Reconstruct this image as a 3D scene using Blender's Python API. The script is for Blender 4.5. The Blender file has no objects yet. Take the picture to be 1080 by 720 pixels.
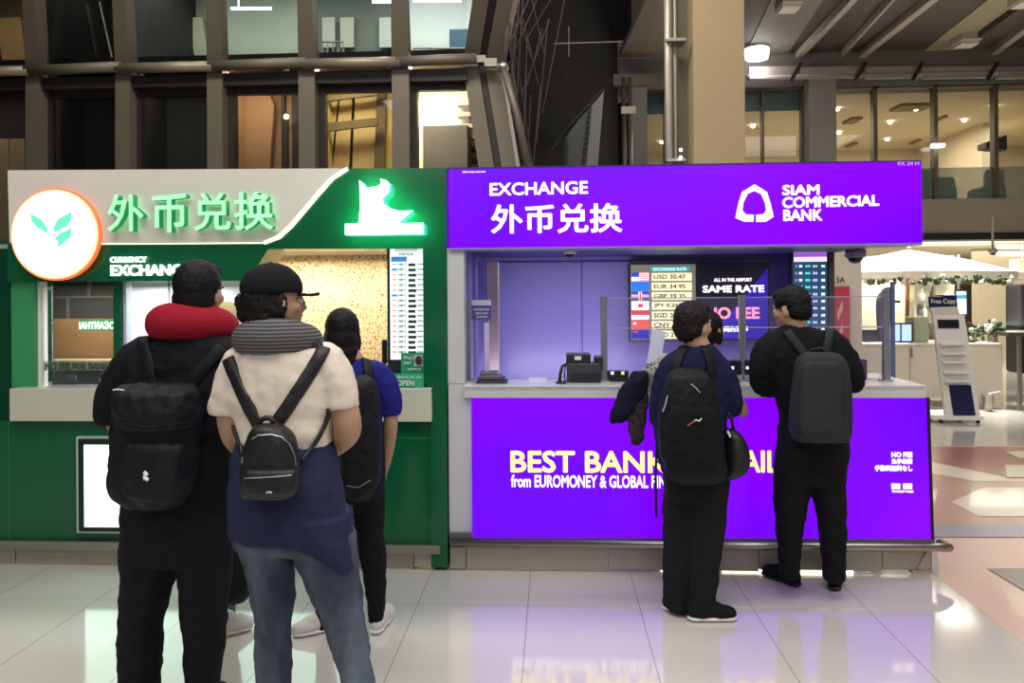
import bpy, bmesh, math, random
from mathutils import Vector, Matrix, Quaternion
from mathutils.bvhtree import BVHTree
random.seed(7)
scn = bpy.context.scene
COL = scn.collection
# ------------------------------------------------------------ camera
FPX, HZ, CAMZ = 810.0, 308.3, 1.6
YAW, ROLL = math.radians(3.04), 0.0073
FW = Vector((-math.sin(YAW), math.cos(YAW), 0)); RT = Vector((math.cos(YAW), math.sin(YAW), 0)); UP = Vector((0, 0, 1))
CAM = Vector((0, 0, CAMZ))
cd = bpy.data.cameras.new('camera'); co = bpy.data.objects.new('camera', cd); COL.objects.link(co)
cd.sensor_width = 36; cd.lens = 36 * FPX / 1080; cd.shift_y = -(360 - HZ) / 1080; cd.clip_end = 200; cd.clip_start = .05
r_ = (RT - UP * ROLL).normalized(); u_ = (UP + RT * ROLL).normalized()
co.matrix_world = Matrix(((r_.x, u_.x, -FW.x, CAM.x), (r_.y, u_.y, -FW.y, CAM.y), (r_.z, u_.z, -FW.z, CAM.z), (0, 0, 0, 1)))
scn.camera = co

def ray(u, v):
    x = (u - 540) - ROLL * (v - HZ); y = (v - HZ) + ROLL * (u - 540)
    return RT * x - UP * y + FW * FPX
def P(u, v, Y):                       # photo measurement -> point on the vertical plane at depth Y
    d = ray(u, v); return CAM + d * (Y / d.y)
def G(u, v, z=0.0):                   # photo measurement -> point on the horizontal plane at height z
    d = ray(u, v); return CAM + d * ((z - CAMZ) / d.z)
def X(u, Y, v=308): return P(u, v, Y).x
def Z(v, Y, u=540): return P(u, v, Y).z

# ------------------------------------------------------------ materials
def lin(c):
    if isinstance(c, str):
        c = c.lstrip('#'); c = [int(c[i:i + 2], 16) / 255 for i in (0, 2, 4)]
    return tuple((x / 12.92 if x <= .04045 else ((x + .055) / 1.055) ** 2.4) for x in c) + (1,)
MATS = {}
def mat(name, col, rough=.6, metal=0, emis=None, es=0, var=.06, vs=6, bump=0, bs=40, alpha=None, trans=0, spec=.5, stretch=None, ior=1.45):
    if name in MATS: return MATS[name]
    m = bpy.data.materials.new(name); m.use_nodes = True; nt = m.node_tree; b = nt.nodes['Principled BSDF']
    c = lin(col)
    tc = nt.nodes.new('ShaderNodeTexCoord'); src = tc.outputs['Object']
    if stretch:
        mp = nt.nodes.new('ShaderNodeMapping'); mp.inputs['Scale'].default_value = stretch; nt.links.new(src, mp.inputs[0]); src = mp.outputs[0]
    if var:
        n = nt.nodes.new('ShaderNodeTexNoise'); n.inputs['Scale'].default_value = vs; n.inputs['Detail'].default_value = 4; nt.links.new(src, n.inputs[0])
        mx = nt.nodes.new('ShaderNodeMix'); mx.data_type = 'RGBA'
        mx.inputs['A'].default_value = tuple(x * (1 - var) for x in c[:3]) + (1,); mx.inputs['B'].default_value = tuple(min(1, x * (1 + var)) for x in c[:3]) + (1,)
        nt.links.new(n.outputs['Fac'], mx.inputs['Factor']); nt.links.new(mx.outputs['Result'], b.inputs['Base Color'])
    else: b.inputs['Base Color'].default_value = c
    b.inputs['Roughness'].default_value = rough; b.inputs['Metallic'].default_value = metal; b.inputs['Specular IOR Level'].default_value = spec
    b.inputs['IOR'].default_value = ior
    if emis: b.inputs['Emission Color'].default_value = lin(emis); b.inputs['Emission Strength'].default_value = es
    if alpha is not None: b.inputs['Alpha'].default_value = alpha
    if trans: b.inputs['Transmission Weight'].default_value = trans
    if bump:
        n2 = nt.nodes.new('ShaderNodeTexNoise'); n2.inputs['Scale'].default_value = bs; n2.inputs['Detail'].default_value = 5; nt.links.new(src, n2.inputs[0])
        bp = nt.nodes.new('ShaderNodeBump'); bp.inputs['Strength'].default_value = bump; bp.inputs['Distance'].default_value = .01
        nt.links.new(n2.outputs['Fac'], bp.inputs['Height']); nt.links.new(bp.outputs['Normal'], b.inputs['Normal'])
    MATS[name] = m; return m
def emi(name, col, s): return mat(name, col, .5, 0, col, s, var=0)
def glassm(name, tint, alpha, rough=.03):
    """thin clear sheet: glossy coat over a mostly transparent tint"""
    if name in MATS: return MATS[name]
    m = bpy.data.materials.new(name); m.use_nodes = True; nt = m.node_tree; nt.nodes.clear()
    out = nt.nodes.new('ShaderNodeOutputMaterial'); tr = nt.nodes.new('ShaderNodeBsdfTransparent'); gl = nt.nodes.new('ShaderNodeBsdfGlossy'); df = nt.nodes.new('ShaderNodeBsdfDiffuse')
    tr.inputs[0].default_value = (1, 1, 1, 1); gl.inputs['Roughness'].default_value = rough; df.inputs[0].default_value = lin(tint)
    m1 = nt.nodes.new('ShaderNodeMixShader'); m1.inputs[0].default_value = alpha; m2 = nt.nodes.new('ShaderNodeMixShader'); fr = nt.nodes.new('ShaderNodeFresnel'); fr.inputs[0].default_value = 1.4
    nt.links.new(tr.outputs[0], m1.inputs[1]); nt.links.new(df.outputs[0], m1.inputs[2]); nt.links.new(fr.outputs[0], m2.inputs[0])
    nt.links.new(m1.outputs[0], m2.inputs[1]); nt.links.new(gl.outputs[0], m2.inputs[2]); nt.links.new(m2.outputs[0], out.inputs[0])
    MATS[name] = m; return m

# ------------------------------------------------------------ objects
def tag(o, label=None, cat=None, group=None, kind=None):
    if label: o['label'] = label
    if cat: o['category'] = cat
    if group: o['group'] = group
    if kind: o['kind'] = kind
    return o
def empty(name, loc=(0, 0, 0), label=None, cat=None, group=None):
    o = bpy.data.objects.new(name, None); COL.objects.link(o); o.location = loc; o.empty_display_size = .1
    return tag(o, label, cat, group)
def inv(parent):
    M = Matrix.Identity(4); p = parent
    while p is not None:
        M = Matrix.LocRotScale(p.location, p.rotation_euler, p.scale) @ M; p = p.parent
    return M.inverted()
def link(name, me, m=None, parent=None, smooth=False):
    """mesh given in world coordinates; stored relative to its parent"""
    o = bpy.data.objects.new(name, me); COL.objects.link(o)
    if m is not None:
        for k in (m if isinstance(m, (list, tuple)) else [m]): me.materials.append(k)
    if smooth:
        for p in me.polygons: p.use_smooth = True
    if parent is not None:
        o.parent = parent; me.transform(inv(parent))
    else:                                   # origin at the base of the thing
        if len(me.vertices):
            xs = [v.co.x for v in me.vertices]; ys = [v.co.y for v in me.vertices]; zs = [v.co.z for v in me.vertices]
            c = Vector(((min(xs) + max(xs)) / 2, (min(ys) + max(ys)) / 2, min(zs))); me.transform(Matrix.Translation(-c)); o.location = c
    return o
class MB:
    def __init__(s): s.b = bmesh.new(); s.mi = 0
    def _m(s, fs):
        for f in fs: f.material_index = s.mi
    def box(s, a, b, bev=0, M=None):
        a, b = Vector(a), Vector(b)
        r = bmesh.ops.create_cube(s.b, size=1); vs = r['verts']
        sc = Vector([max(abs(b[i] - a[i]), 1e-4) for i in range(3)]); c = (a + b) / 2
        for v in vs: v.co = Vector([v.co[i] * sc[i] + c[i] for i in range(3)])
        if M is not None:
            for v in vs: v.co = M @ v.co
        fs = {f for v in vs for f in v.link_faces}; s._m(fs)
        if bev:
            es = list({e for v in vs for e in v.link_edges})
            rr = bmesh.ops.bevel(s.b, geom=es, offset=min(bev, min(sc) * .45), segments=2, profile=.6, affect='EDGES'); s._m(rr['faces'])
        return s
    def tube(s, pts, rad, n=10, caps=True, flat=1.0):
        pts = [Vector(p) for p in pts]; rad = rad if isinstance(rad, (list, tuple)) else [rad] * len(pts)
        rings = []; pn = None
        for i, p in enumerate(pts):
            t = (pts[min(i + 1, len(pts) - 1)] - pts[max(i - 1, 0)]).normalized()
            if pn is None: a = Vector((0, 0, 1)) if abs(t.z) < .9 else Vector((0, 1, 0)); nx = t.cross(a).normalized()
            else: nx = (pn - t * pn.dot(t)).normalized()
            pn = nx; ny = t.cross(nx)
            rings.append([s.b.verts.new(p + (nx * math.cos(2 * math.pi * k / n) * rad[i] + ny * math.sin(2 * math.pi * k / n) * rad[i] * flat)) for k in range(n)])
        for i in range(len(rings) - 1):
            for k in range(n): s._m([s.b.faces.new((rings[i][k], rings[i][(k + 1) % n], rings[i + 1][(k + 1) % n], rings[i + 1][k]))])
        if caps: s._m([s.b.faces.new(rings[0][::-1]), s.b.faces.new(rings[-1])])
        return s
    def ball(s, c, r, seg=16, M=None):
        r = r if isinstance(r, (tuple, list, Vector)) else (r, r, r)
        rr = bmesh.ops.create_uvsphere(s.b, u_segments=seg, v_segments=max(6, seg * 3 // 4), radius=1)
        for v in rr['verts']:
            p = Vector((v.co.x * r[0], v.co.y * r[1], v.co.z * r[2]))
            if M is not None: p = M @ p
            v.co = p + Vector(c)
        s._m({f for v in rr['verts'] for f in v.link_faces}); return s
    def prism(s, pts, ax, t):              # polygon (world points) pushed by vector ax*t
        d = Vector(ax) * t; a = [s.b.verts.new(Vector(p)) for p in pts]; c = [s.b.verts.new(Vector(p) + d) for p in pts]
        n = len(pts); fs = [s.b.faces.new(a), s.b.faces.new(c[::-1])]
        for i in range(n): fs.append(s.b.faces.new((a[i], c[i], c[(i + 1) % n], a[(i + 1) % n])))
        s._m(fs); return s
    def quad(s, pts): s._m([s.b.faces.new([s.b.verts.new(Vector(p)) for p in pts])]); return s
    def lathe(s, c, prof, n=20):           # prof: (radius, z)
        rings = [[s.b.verts.new(Vector(c) + Vector((r * math.cos(2 * math.pi * k / n), r * math.sin(2 * math.pi * k / n), z))) for k in range(n)] for r, z in prof]
        for i in range(len(rings) - 1):
            for k in range(n): s._m([s.b.faces.new((rings[i][k], rings[i][(k + 1) % n], rings[i + 1][(k + 1) % n], rings[i + 1][k]))])
        s._m([s.b.faces.new(rings[0][::-1]), s.b.faces.new(rings[-1])]); return s
    def loft(s, rings, n=28, e=2.4, sub=3):  # rings: (centre, rx, ry)
        R = []
        def cr(a, b, c, d, t): return .5 * ((2 * b) + (-a + c) * t + (2 * a - 5 * b + 4 * c - d) * t * t + (-a + 3 * b - 3 * c + d) * t ** 3)
        for i in range(len(rings) - 1):
            q = [rings[max(i - 1, 0)], rings[i], rings[i + 1], rings[min(i + 2, len(rings) - 1)]]
            q = [(Vector(a[0]), a[1], a[2]) for a in q]
            for k in range(sub):
                t = k / sub; R.append((cr(*[a[0] for a in q], t), cr(*[a[1] for a in q], t), cr(*[a[2] for a in q], t)))
        R.append((Vector(rings[-1][0]), rings[-1][1], rings[-1][2]))
        vr = []
        for c, rx, ry in R:
            ring = []
            for k in range(n):
                a = 2 * math.pi * k / n; ca, sa = math.cos(a), math.sin(a)
                ring.append(s.b.verts.new(c + Vector((math.copysign(abs(ca) ** (2 / e), ca) * rx, math.copysign(abs(sa) ** (2 / e), sa) * ry, 0))))
            vr.append(ring)
        for i in range(len(vr) - 1):
            for k in range(n): s._m([s.b.faces.new((vr[i][k], vr[i][(k + 1) % n], vr[i + 1][(k + 1) % n], vr[i + 1][k]))])
        s._m([s.b.faces.new(vr[0][::-1]), s.b.faces.new(vr[-1])]); return s
    def mesh(s, name='m'):
        bmesh.ops.recalc_face_normals(s.b, faces=s.b.faces); me = bpy.data.meshes.new(name); s.b.to_mesh(me); s.b.free(); return me
    def build(s, name, m, parent=None, smooth=False): return link(name, s.mesh(name), m, parent, smooth)
    def soft(s, name, m, parent=None, vox=.012, it=6, wr=0, ws=.12, wr2=0, ws2=.03):
        """fuse overlapping closed shapes to one smooth surface, with cloth folds"""
        me = s.mesh(name); o = bpy.data.objects.new('t', me); COL.objects.link(o)
        r = o.modifiers.new('r', 'REMESH'); r.mode = 'VOXEL'; r.voxel_size = vox
        q = o.modifiers.new('s', 'SMOOTH'); q.iterations = it; q.factor = .5
        for a, b in ((wr, ws), (wr2, ws2)):
            if a:
                tx = bpy.data.textures.new('t', 'CLOUDS'); tx.noise_scale = b; tx.noise_depth = 1
                d = o.modifiers.new('d', 'DISPLACE'); d.texture = tx; d.strength = a; d.mid_level = .5; d.texture_coords = 'GLOBAL'
        dg = bpy.context.evaluated_depsgraph_get(); dg.update()
        m2 = bpy.data.meshes.new_from_object(o.evaluated_get(dg)); m2.name = name; bpy.data.objects.remove(o); m2.materials.clear()
        return link(name, m2, m, parent, True)
def bbox(name, a, b, m, parent=None, bev=0): return MB().box(a, b, bev).build(name, m, parent)
def pbox(name, u0, v0, u1, v1, Y, d, m, parent=None, bev=0):
    """box whose front face fills the measured rectangle at depth Y, d deep"""
    a = P(u0, v1, Y); b = P(u1, v0, Y); return bbox(name, a, (b.x, Y + d, b.z), m, parent, bev)
def text(body, u0, v0, u1, v1, Y, m, parent, name='lettering', bold=0, ext=.004, slope=0, shear=0, flip=False, keep=False):
    c = bpy.data.curves.new('t', 'FONT'); c.body = body; c.extrude = .02;  c.shear = shear; c.resolution_u = 3
    if '\n' in body: c.space_line = .95
    o = bpy.data.objects.new('t', c); COL.objects.link(o); dg = bpy.context.evaluated_depsgraph_get(); dg.update()
    me = bpy.data.meshes.new_from_object(o.evaluated_get(dg)); bpy.data.objects.remove(o); me.materials.clear(); me.name = name
    if bold:
        bb = bmesh.new(); bb.from_mesh(me); src = bb.faces[:]
        for k in range(8):
            g = bmesh.ops.duplicate(bb, geom=src)['geom']; dv = Vector((math.cos(k * math.pi / 4), math.sin(k * math.pi / 4), 0)) * bold * .7 + Vector((0, 0, .001 * (k + 1)))
            for v in g:
                if isinstance(v, bmesh.types.BMVert): v.co += dv
        bb.to_mesh(me); bb.free()
    xs = [v.co.x for v in me.vertices]; ys = [v.co.y for v in me.vertices]
    x0, x1, y0, y1 = min(xs), max(xs), min(ys), max(ys); a = P(u0, v1, Y); b = P(u1, v0, Y); dz = P(u1, v1, Y).z - a.z
    for v in me.vertices:
        s = (v.co.x - x0) / (x1 - x0); t = (v.co.y - y0) / (y1 - y0)
        if flip: s = 1 - s
        v.co = Vector((a.x + (b.x - a.x) * s, Y + (-ext if v.co.z > 0 else 0) - (v.co.z - (.02 if v.co.z > 0 else -.02)) * .15, a.z + (b.z - a.z) * t + slope * s))
    o = link(name, me, m, parent)
    return o
# ------------------------------------------------------------ shared materials
M_tile = None
def floor_mat():
    m = mat('polished_tile', '#d0cac2', .1, var=.05, vs=1.3, spec=.8)
    nt = m.node_tree; b = nt.nodes['Principled BSDF']; b.inputs['Coat Weight'].default_value = .5; b.inputs['Coat Roughness'].default_value = .07; b.inputs['Coat IOR'].default_value = 1.7
    g = nt.nodes.new('ShaderNodeNewGeometry'); sx = nt.nodes.new('ShaderNodeSeparateXYZ'); nt.links.new(g.outputs['Position'], sx.inputs[0])
    def seam(axis, off, size, w):
        a = nt.nodes.new('ShaderNodeMath'); a.operation = 'ADD'; a.inputs[1].default_value = off + 100 * size; nt.links.new(sx.outputs[axis], a.inputs[0])
        c = nt.nodes.new('ShaderNodeMath'); c.operation = 'MODULO'; c.inputs[1].default_value = size; nt.links.new(a.outputs[0], c.inputs[0])
        d = nt.nodes.new('ShaderNodeMath'); d.operation = 'LESS_THAN'; d.inputs[1].default_value = w; nt.links.new(c.outputs[0], d.inputs[0]); return d
    x0 = G(696, 720).x; x1 = G(991, 720).x; pitch = (x1 - x0) / 2
    s1 = seam('X', -x0, pitch, .0045); s2 = seam('Y', -.32, .9, .0025)
    mxm = nt.nodes.new('ShaderNodeMath'); mxm.operation = 'MAXIMUM'; nt.links.new(s1.outputs[0], mxm.inputs[0]); nt.links.new(s2.outputs[0], mxm.inputs[1])
    old = b.inputs['Base Color'].links[0].from_socket
    mx = nt.nodes.new('ShaderNodeMix'); mx.data_type = 'RGBA'; mx.inputs['B'].default_value = lin('#989187'); nt.links.new(mxm.outputs[0], mx.inputs['Factor']); nt.links.new(old, mx.inputs['A'])
    nt.links.new(mx.outputs['Result'], b.inputs['Base Color'])
    return m
steel = mat('brushed_steel', '#aaa49b', .28, .9, bump=.05, bs=90, stretch=(1, 1, 30))
steel_d = mat('dull_steel', '#b0a79a', .45, .45, var=.12, vs=8)
darkm = mat('dark_gap', '#141414', .6)
blackp = mat('black_plastic', '#17181a', .4)
white = mat('white_laminate', '#e6e4de', .35)
offw = mat('off_white_panel', '#cfcdc6', .45)
conc = mat('grey_concrete', '#8f877b', .85, var=.14, vs=3, bump=.15, bs=30)
conc_b = mat('beige_concrete', '#b09a78', .85, var=.08, vs=1.5, bump=.08, bs=25)
bronze = mat('bronze_mullion', '#6d6457', .5, .25, var=.1, vs=3)
bronze_d = mat('dark_window_frame', '#2c2724', .5, .2)
# ------------------------------------------------------------ floor
FL = 5.0
ft = tag(MB().quad([(-9, -3, 0), (16, -3, 0), (16, 30, 0), (-9, 30, 0)]).build('floor', floor_mat()), kind='structure')
inlay = MB(); cols = ['#b48673', '#d8b5a2', '#9c5f58', '#dfcdb8', '#8a8079', '#cfa18c', '#c9bda2', '#8d8790']
polys = [  # terrazzo field to the right of the kiosk: (material, outline on the floor)
 (1, [(990, 609), (985, 470), (1500, 470), (1500, 1000), (1150, 735)]),
 (0, [(983, 500), (1030, 507), (1075, 507), (1500, 520), (1500, 552), (983, 556)]),
 (2, [(984, 471), (1080, 471), (1500, 471), (1500, 486), (1062, 503), (984, 487)]),
 (3, [(983, 487), (1060, 503), (1060, 507), (1030, 507), (983, 499)]),
 (3, [(1003, 529), (1038, 514), (1300, 512), (1300, 545), (1032, 544)]),
 (7, [(984, 553), (1400, 551), (1500, 566), (984, 566)]),
 (4, [(1041, 599), (1300, 599), (1300, 690), (1080, 622)]),
 (3, [(1060, 476), (1110, 474), (1110, 484), (1075, 483)]),
 (6, [(1060, 490), (1110, 490), (1110, 503), (1062, 503)]),
]
for k, (mi, pl) in enumerate(polys):
    inlay.mi = mi; inlay.quad([G(u, v, .0008 * (k + 1)) for u, v in pl])
im = [mat('terrazzo_%d' % i, c, .3, var=.1, vs=30, spec=.7) for i, c in enumerate(cols)]
io = tag(inlay.build('floor_inlay', im, None), kind='structure')
for m in im: m.node_tree.nodes['Principled BSDF'].inputs['Coat Weight'].default_value = .1
# hall shell: far and side walls, upper ceiling
dk = mat('dark_cladding', '#1b1715', .8, var=.2, vs=2)
tag(bbox('wall_far', (-9, 29, 0), (16, 29.2, 15), mat('far_wall', '#b9a98b', .8)), kind='structure')
tag(bbox('wall_left', (-9.2, -3, 0), (-9, 29, 15), dk), kind='structure')
tag(bbox('wall_right', (16, -3, 0), (16.2, 29, 15), mat('right_wall', '#a39a8c', .8)), kind='structure')
# ------------------------------------------------------------ leaning glass facade (left)
YF = 9.0
rail = [40, 134, 230, 326, 424]; RV = 74
def pt(u, v, Y=YF): return P(u, v, Y)
LEAN = .55       # the upper facade leans toward the viewer
tops = [(34, -4), (128, -4), (227, -4), (323, -4), (421, -4)]
zr = pt(230, 74).z
for i, u in enumerate(rail):
    a = pt(u, RV); b = P(tops[i][0], -12, YF - LEAN); foot = P(u - (2 if i < 2 else 0), 190, YF)
    w = .085 + (.004 * i)
    e = empty('facade_mullion', (a.x, YF, 0), ['bent bronze mullion at the far left above the round lamp sign', 'bent bronze mullion second from the left, above the foreign lettering', 'bent bronze mullion above the end of the foreign lettering', 'bent bronze mullion left of the bay with yellow panels', 'bent bronze mullion between the yellow-panel bay and the brightest bay'][i], 'mullion', 'bronze facade mullions')
    MB().prism([(foot.x - w, YF - .1, 0), (foot.x + w, YF - .1, 0), (a.x + w, YF - .1, a.z), (a.x - w, YF - .1, a.z)], (0, 1, 0), .2).build('lower_post', bronze, e)
    MB().prism([(a.x - w, YF - .1, a.z), (a.x + w, YF - .1, a.z), (b.x + w * .8, b.y - .1, b.z + .3), (b.x - w * .8, b.y - .1, b.z + .3)], (0, 1, 0), .2).build('upper_post', bronze, e)
    MB().box((foot.x + w, YF + .06, 0), (foot.x + w + .07, YF + .22, a.z - .02)).build('inner_frame', bronze_d, e)
# last, heavier leaning pair of posts on the right end
e = empty('facade_mullion', (X(503, YF), YF, 0), 'thick kinked bronze end post beside the dark void', 'mullion', 'bronze facade mullions')
for nm, u0, u1, u2, w, m, dy in (('main_post', 508, 496, 515, .09, bronze, 0), ('dark_seal', 519, 508, 527, .06, bronze_d, .05), ('outer_post', 534, 519, 539, .085, bronze, .02), ('cover_strip', 545, 528, 548, .03, steel_d, .06)):
    a, b, c = P(u0, -8, YF - LEAN + dy), P(u1, 68, YF + dy), P(u2, 190, YF + dy)
    k = (c - b) / (c.z - b.z); f0 = b + k * (0 - b.z); f0 = Vector((c.x + (c.x - b.x) * .3, c.y, 0))
    MB().prism([(f0.x - w, b.y, 0), (f0.x + w, b.y, 0), (c.x + w, b.y, c.z), (b.x + w, b.y, b.z), (b.x - w, b.y, b.z), (c.x - w, b.y, c.z)], (0, 1, 0), .12).build(nm, m, e)
    MB().prism([(b.x - w, b.y, b.z), (b.x + w, b.y, b.z), (a.x + w, a.y, a.z), (a.x - w, a.y, a.z)], (0, 1, 0), .12).build(nm, m, e)
pbox('bracket', 482, 58, 512, 66, YF - .15, .06, steel, e); pbox('bracket', 511, 61, 524, 70, YF - .16, .08, steel, e)
# horizontal rails (one per bay) and glass
edges = [-60] + rail + [503]
bays = [('bay', edges[i], edges[i + 1]) for i in range(6)]
names = ['the leftmost bay', 'the dark second bay', 'the third bay, above the foreign lettering', 'the fourth bay with beige wall', 'the fifth bay with yellow panels', 'the brightest bay at the right end']
for i, (_, u0, u1) in enumerate(bays):
    a, b = X(u0, YF) + .1, X(u1, YF) - .09
    e = empty('facade_rail', ((a + b) / 2, YF, zr - .1), 'horizontal bronze rail across ' + names[i], 'rail', 'facade rails')
    MB().tube([(a - .12, YF - .16, zr), (b + .12, YF - .16, zr + (.02 if i % 2 else 0))], .062, 12).build('round_rail', mat('rail_bronze', '#8b8271', .4, .35) if i % 2 == 0 else bronze, e, True)
    bbox('sill_beam', (a, YF - .06, zr - .2), (b, YF + .14, zr - .06), bronze_d, e)
    w = empty('window_%d' % (i + 1), ((a + b) / 2, YF, 0)); tag(w, kind='structure')
    bbox('pane', (a, YF + .1, 0), (b, YF + .11, zr - .2), glassm('facade_glass', '#3b3a36', .05), w)
    MB().prism([(a, YF + .05, zr), (b, YF + .05, zr), (b, YF - LEAN + .1, 6), (a, YF - LEAN + .1, 6)], (0, 1, 0), .01).build('pane', glassm('facade_glass', '#3b3a36', .05), w)
    bbox('window_frame', (a + .07, YF + .09, zr - .27), (b, YF + .18, zr - .2), bronze_d, w)
# ------------------------------------------------------------ rooms behind the facade
YB = 10.25; zsl = 4.55
def wl(nm, a, b, m): return tag(bbox(nm, a, b, m), kind='structure')
xb = [X(u, YF) for u in (-60, 40, 134, 230, 326, 424, 512)]
rk = math.tan(0)
def xs_at(u, Y): return X(u, Y)
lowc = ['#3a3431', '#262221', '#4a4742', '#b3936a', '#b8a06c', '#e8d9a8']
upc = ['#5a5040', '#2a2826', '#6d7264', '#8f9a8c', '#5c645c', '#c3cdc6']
partm = mat('partition_dark', '#1c1916', .8)
wl('floor_upper', (-9, YF + .25, zsl - .12), (X(530, YF), YB + 2, zsl), partm)
wl('ceiling_upper', (-9, YF - .3, 6.3), (X(540, YF), YB + 3, 6.4), mat('upper_room_ceiling', '#8d9489', .8))
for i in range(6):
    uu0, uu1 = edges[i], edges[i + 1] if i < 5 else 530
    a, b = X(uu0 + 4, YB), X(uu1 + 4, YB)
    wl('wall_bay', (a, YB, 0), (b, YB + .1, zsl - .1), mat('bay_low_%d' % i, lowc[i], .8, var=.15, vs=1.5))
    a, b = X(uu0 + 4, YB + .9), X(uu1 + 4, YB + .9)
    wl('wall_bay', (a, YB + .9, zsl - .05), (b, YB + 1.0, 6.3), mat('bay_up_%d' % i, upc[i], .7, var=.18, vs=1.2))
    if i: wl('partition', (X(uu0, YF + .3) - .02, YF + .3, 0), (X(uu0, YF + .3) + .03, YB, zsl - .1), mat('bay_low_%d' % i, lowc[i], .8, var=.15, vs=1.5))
    if i in (1, 2): wl('partition', (X(uu0, YF + .3) - .02, YF + .3, zsl), (X(uu0, YF + .3) + .03, YB + .95, 6.3), partm)
wl('partition', (X(522, YF + .3), YF + .3, 0), (X(522, YF + .3) + .1, YB + 1.1, 6.3), partm)
def area(name, loc, sx, sy, power, col=(1, 1, 1), rot=(0, 0, 0), spread=None):
    l = bpy.data.lights.new(name, 'AREA'); l.shape = 'RECTANGLE'; l.size = sx; l.size_y = sy; l.energy = power; l.color = col
    if spread: l.spread = math.radians(spread)
    o = bpy.data.objects.new(name, l); COL.objects.link(o); o.location = loc; o.rotation_euler = rot; return o
def mid(i): return (X(edges[i], YF + 1) + X(edges[i + 1] if i < 5 else 503, YF + 1)) / 2
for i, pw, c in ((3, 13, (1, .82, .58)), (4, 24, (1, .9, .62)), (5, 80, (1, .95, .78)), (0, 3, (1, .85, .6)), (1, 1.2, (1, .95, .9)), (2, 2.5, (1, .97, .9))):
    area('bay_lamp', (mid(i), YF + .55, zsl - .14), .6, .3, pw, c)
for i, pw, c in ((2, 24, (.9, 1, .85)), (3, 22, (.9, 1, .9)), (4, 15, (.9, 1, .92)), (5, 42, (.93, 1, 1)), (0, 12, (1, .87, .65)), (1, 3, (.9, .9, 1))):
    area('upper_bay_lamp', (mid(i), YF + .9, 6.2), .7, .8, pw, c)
# upper rooms: fluorescent tubes, rails, blue locker, panels
ltube = emi('fluorescent_tube', '#f4fff8', 5)
def thing1(mb, name, m, label, cat, group=None, smooth=False): return tag(mb.build(name, m, None, smooth), label, cat, group)
for k, (u0, u1, v, lb) in enumerate(((244, 286, 9, 'lit tube lamp in the upper fourth bay'), (393, 419, 2, 'lit tube lamp at the top of the upper fifth bay'), (436, 486, 1, 'lit tube lamp at the top of the brightest upper bay'))):
    a, b = P(u0, v, YF + 1.2), P(u1, v, YF + 1.2); thing1(MB().tube([a, b], .02, 8).tube([a + Vector((.1, 0, 0)), a + Vector((.1, 0, 1.3))], .006, 6), 'tube_lamp', ltube, lb, 'lamp', 'tube lamps upstairs')
for k, (u0, u1, v, lb) in enumerate(((340, 362, 44, 'low railing in the upper fifth bay'), (436, 497, 51, 'thin railing in the brightest upper bay'))):
    a, b = P(u0, v, YF + .8), P(u1, v, YF + .8); mb = MB().tube([a, b], .012, 8)
    for t in (0, .25, .5, .75, 1): p = a.lerp(b, t); mb.tube([p, p - Vector((0, 0, .35))], .009, 6)
    thing1(mb, 'railing', steel_d, lb, 'railing')
pbox_t = lambda nm, a, m, lb, cat, grp=None, bev=0: tag(pbox(nm, *a, m, None, bev), lb, cat, grp)
pbox_t('locker', (474, 30, 498, 67.5, YF + 1.0, .4), mat('blue_locker', '#4d7d93', .5), 'blue locker behind glass in the brightest upper bay', 'locker', bev=.01)
for k, (u0, u1, c) in enumerate(((3, 28, '#a98d5c'), (152, 172, '#7d8068'), (176, 196, '#77795f'), (206, 220, '#8d937f'), (340, 353, '#9aa090'), (359, 373, '#9aa090'), (400, 417, '#a4b0a8'))):
    v0, v1 = (18, 66) if u0 < 300 else (18, 50)
    a = P(u0, v1, YB + .8); b = P(u1, v0, YB + .8); off = -.1 if u0 < 230 else 0
    mb = MB().prism([(a.x, a.y, a.z), (b.x, a.y, a.z), (b.x + off, a.y, b.z), (a.x + off, a.y, b.z)], (0, 1, 0), .05)
    thing1(mb, 'wall_panel', mat('uppanel_%s' % c[1:], c, .6), 'pale upright panel upstairs ' + ['in the leftmost bay', 'first from the left in the third bay', 'second in the third bay', 'at the right edge of the third bay', 'left one by the railing in the fifth bay', 'right one by the railing in the fifth bay', 'at the right side of the fifth bay'][k], 'panel', 'upstairs panels')
# slanted pipes in the dark second bay
for k, (a, b) in enumerate((((105, 2), (118, 62)), ((109, 20), (120, 66)), ((91, 5), (103, 64)))):
    thing1(MB().tube([P(*a, YF + 1), P(*b, YF + 1)], .012 if k < 2 else .03, 8), 'slanted_pipe', steel if k < 2 else bronze_d, ['shiny upper slanted pipe in the dark second bay', 'shiny lower slanted pipe in the dark second bay', 'dull slanted pipe in the dark second bay'][k], 'pipe', 'slanted pipes')
# lower rooms
pbox_t('white_strip_panel', (58, 146, 64, 432, YF + .9, .05), mat('pale_strip', '#b7b5a5', .6), 'narrow pale strip in the dark second bay', 'panel')
pbox_t('warm_screen', (-4, 146, 9, 437, YF + 1.0, .05), mat('warm_strip', '#b9a583', .6), 'left pale screen at the bottom of the leftmost bay', 'panel', 'pale low screens')
pbox_t('warm_screen', (12, 146, 26, 437, YF + 1.0, .05), mat('warm_strip', '#b9a583', .6), 'right pale screen at the bottom of the leftmost bay', 'panel', 'pale low screens')
mb = MB()
for u0, v0, u1, v1 in ((301, 118, 303, 190), (297, 90, 300, 190), (308, 90, 315, 190)): a, b = P(u0, v1, YF + 1.2), P(u1, v0, YF + 1.2); mb.box((a.x, a.y, a.z), (b.x, a.y + .06, b.z))
thing1(mb, 'post_cluster', bronze_d, 'cluster of dark upright posts in the beige fourth bay', 'post')
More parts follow.
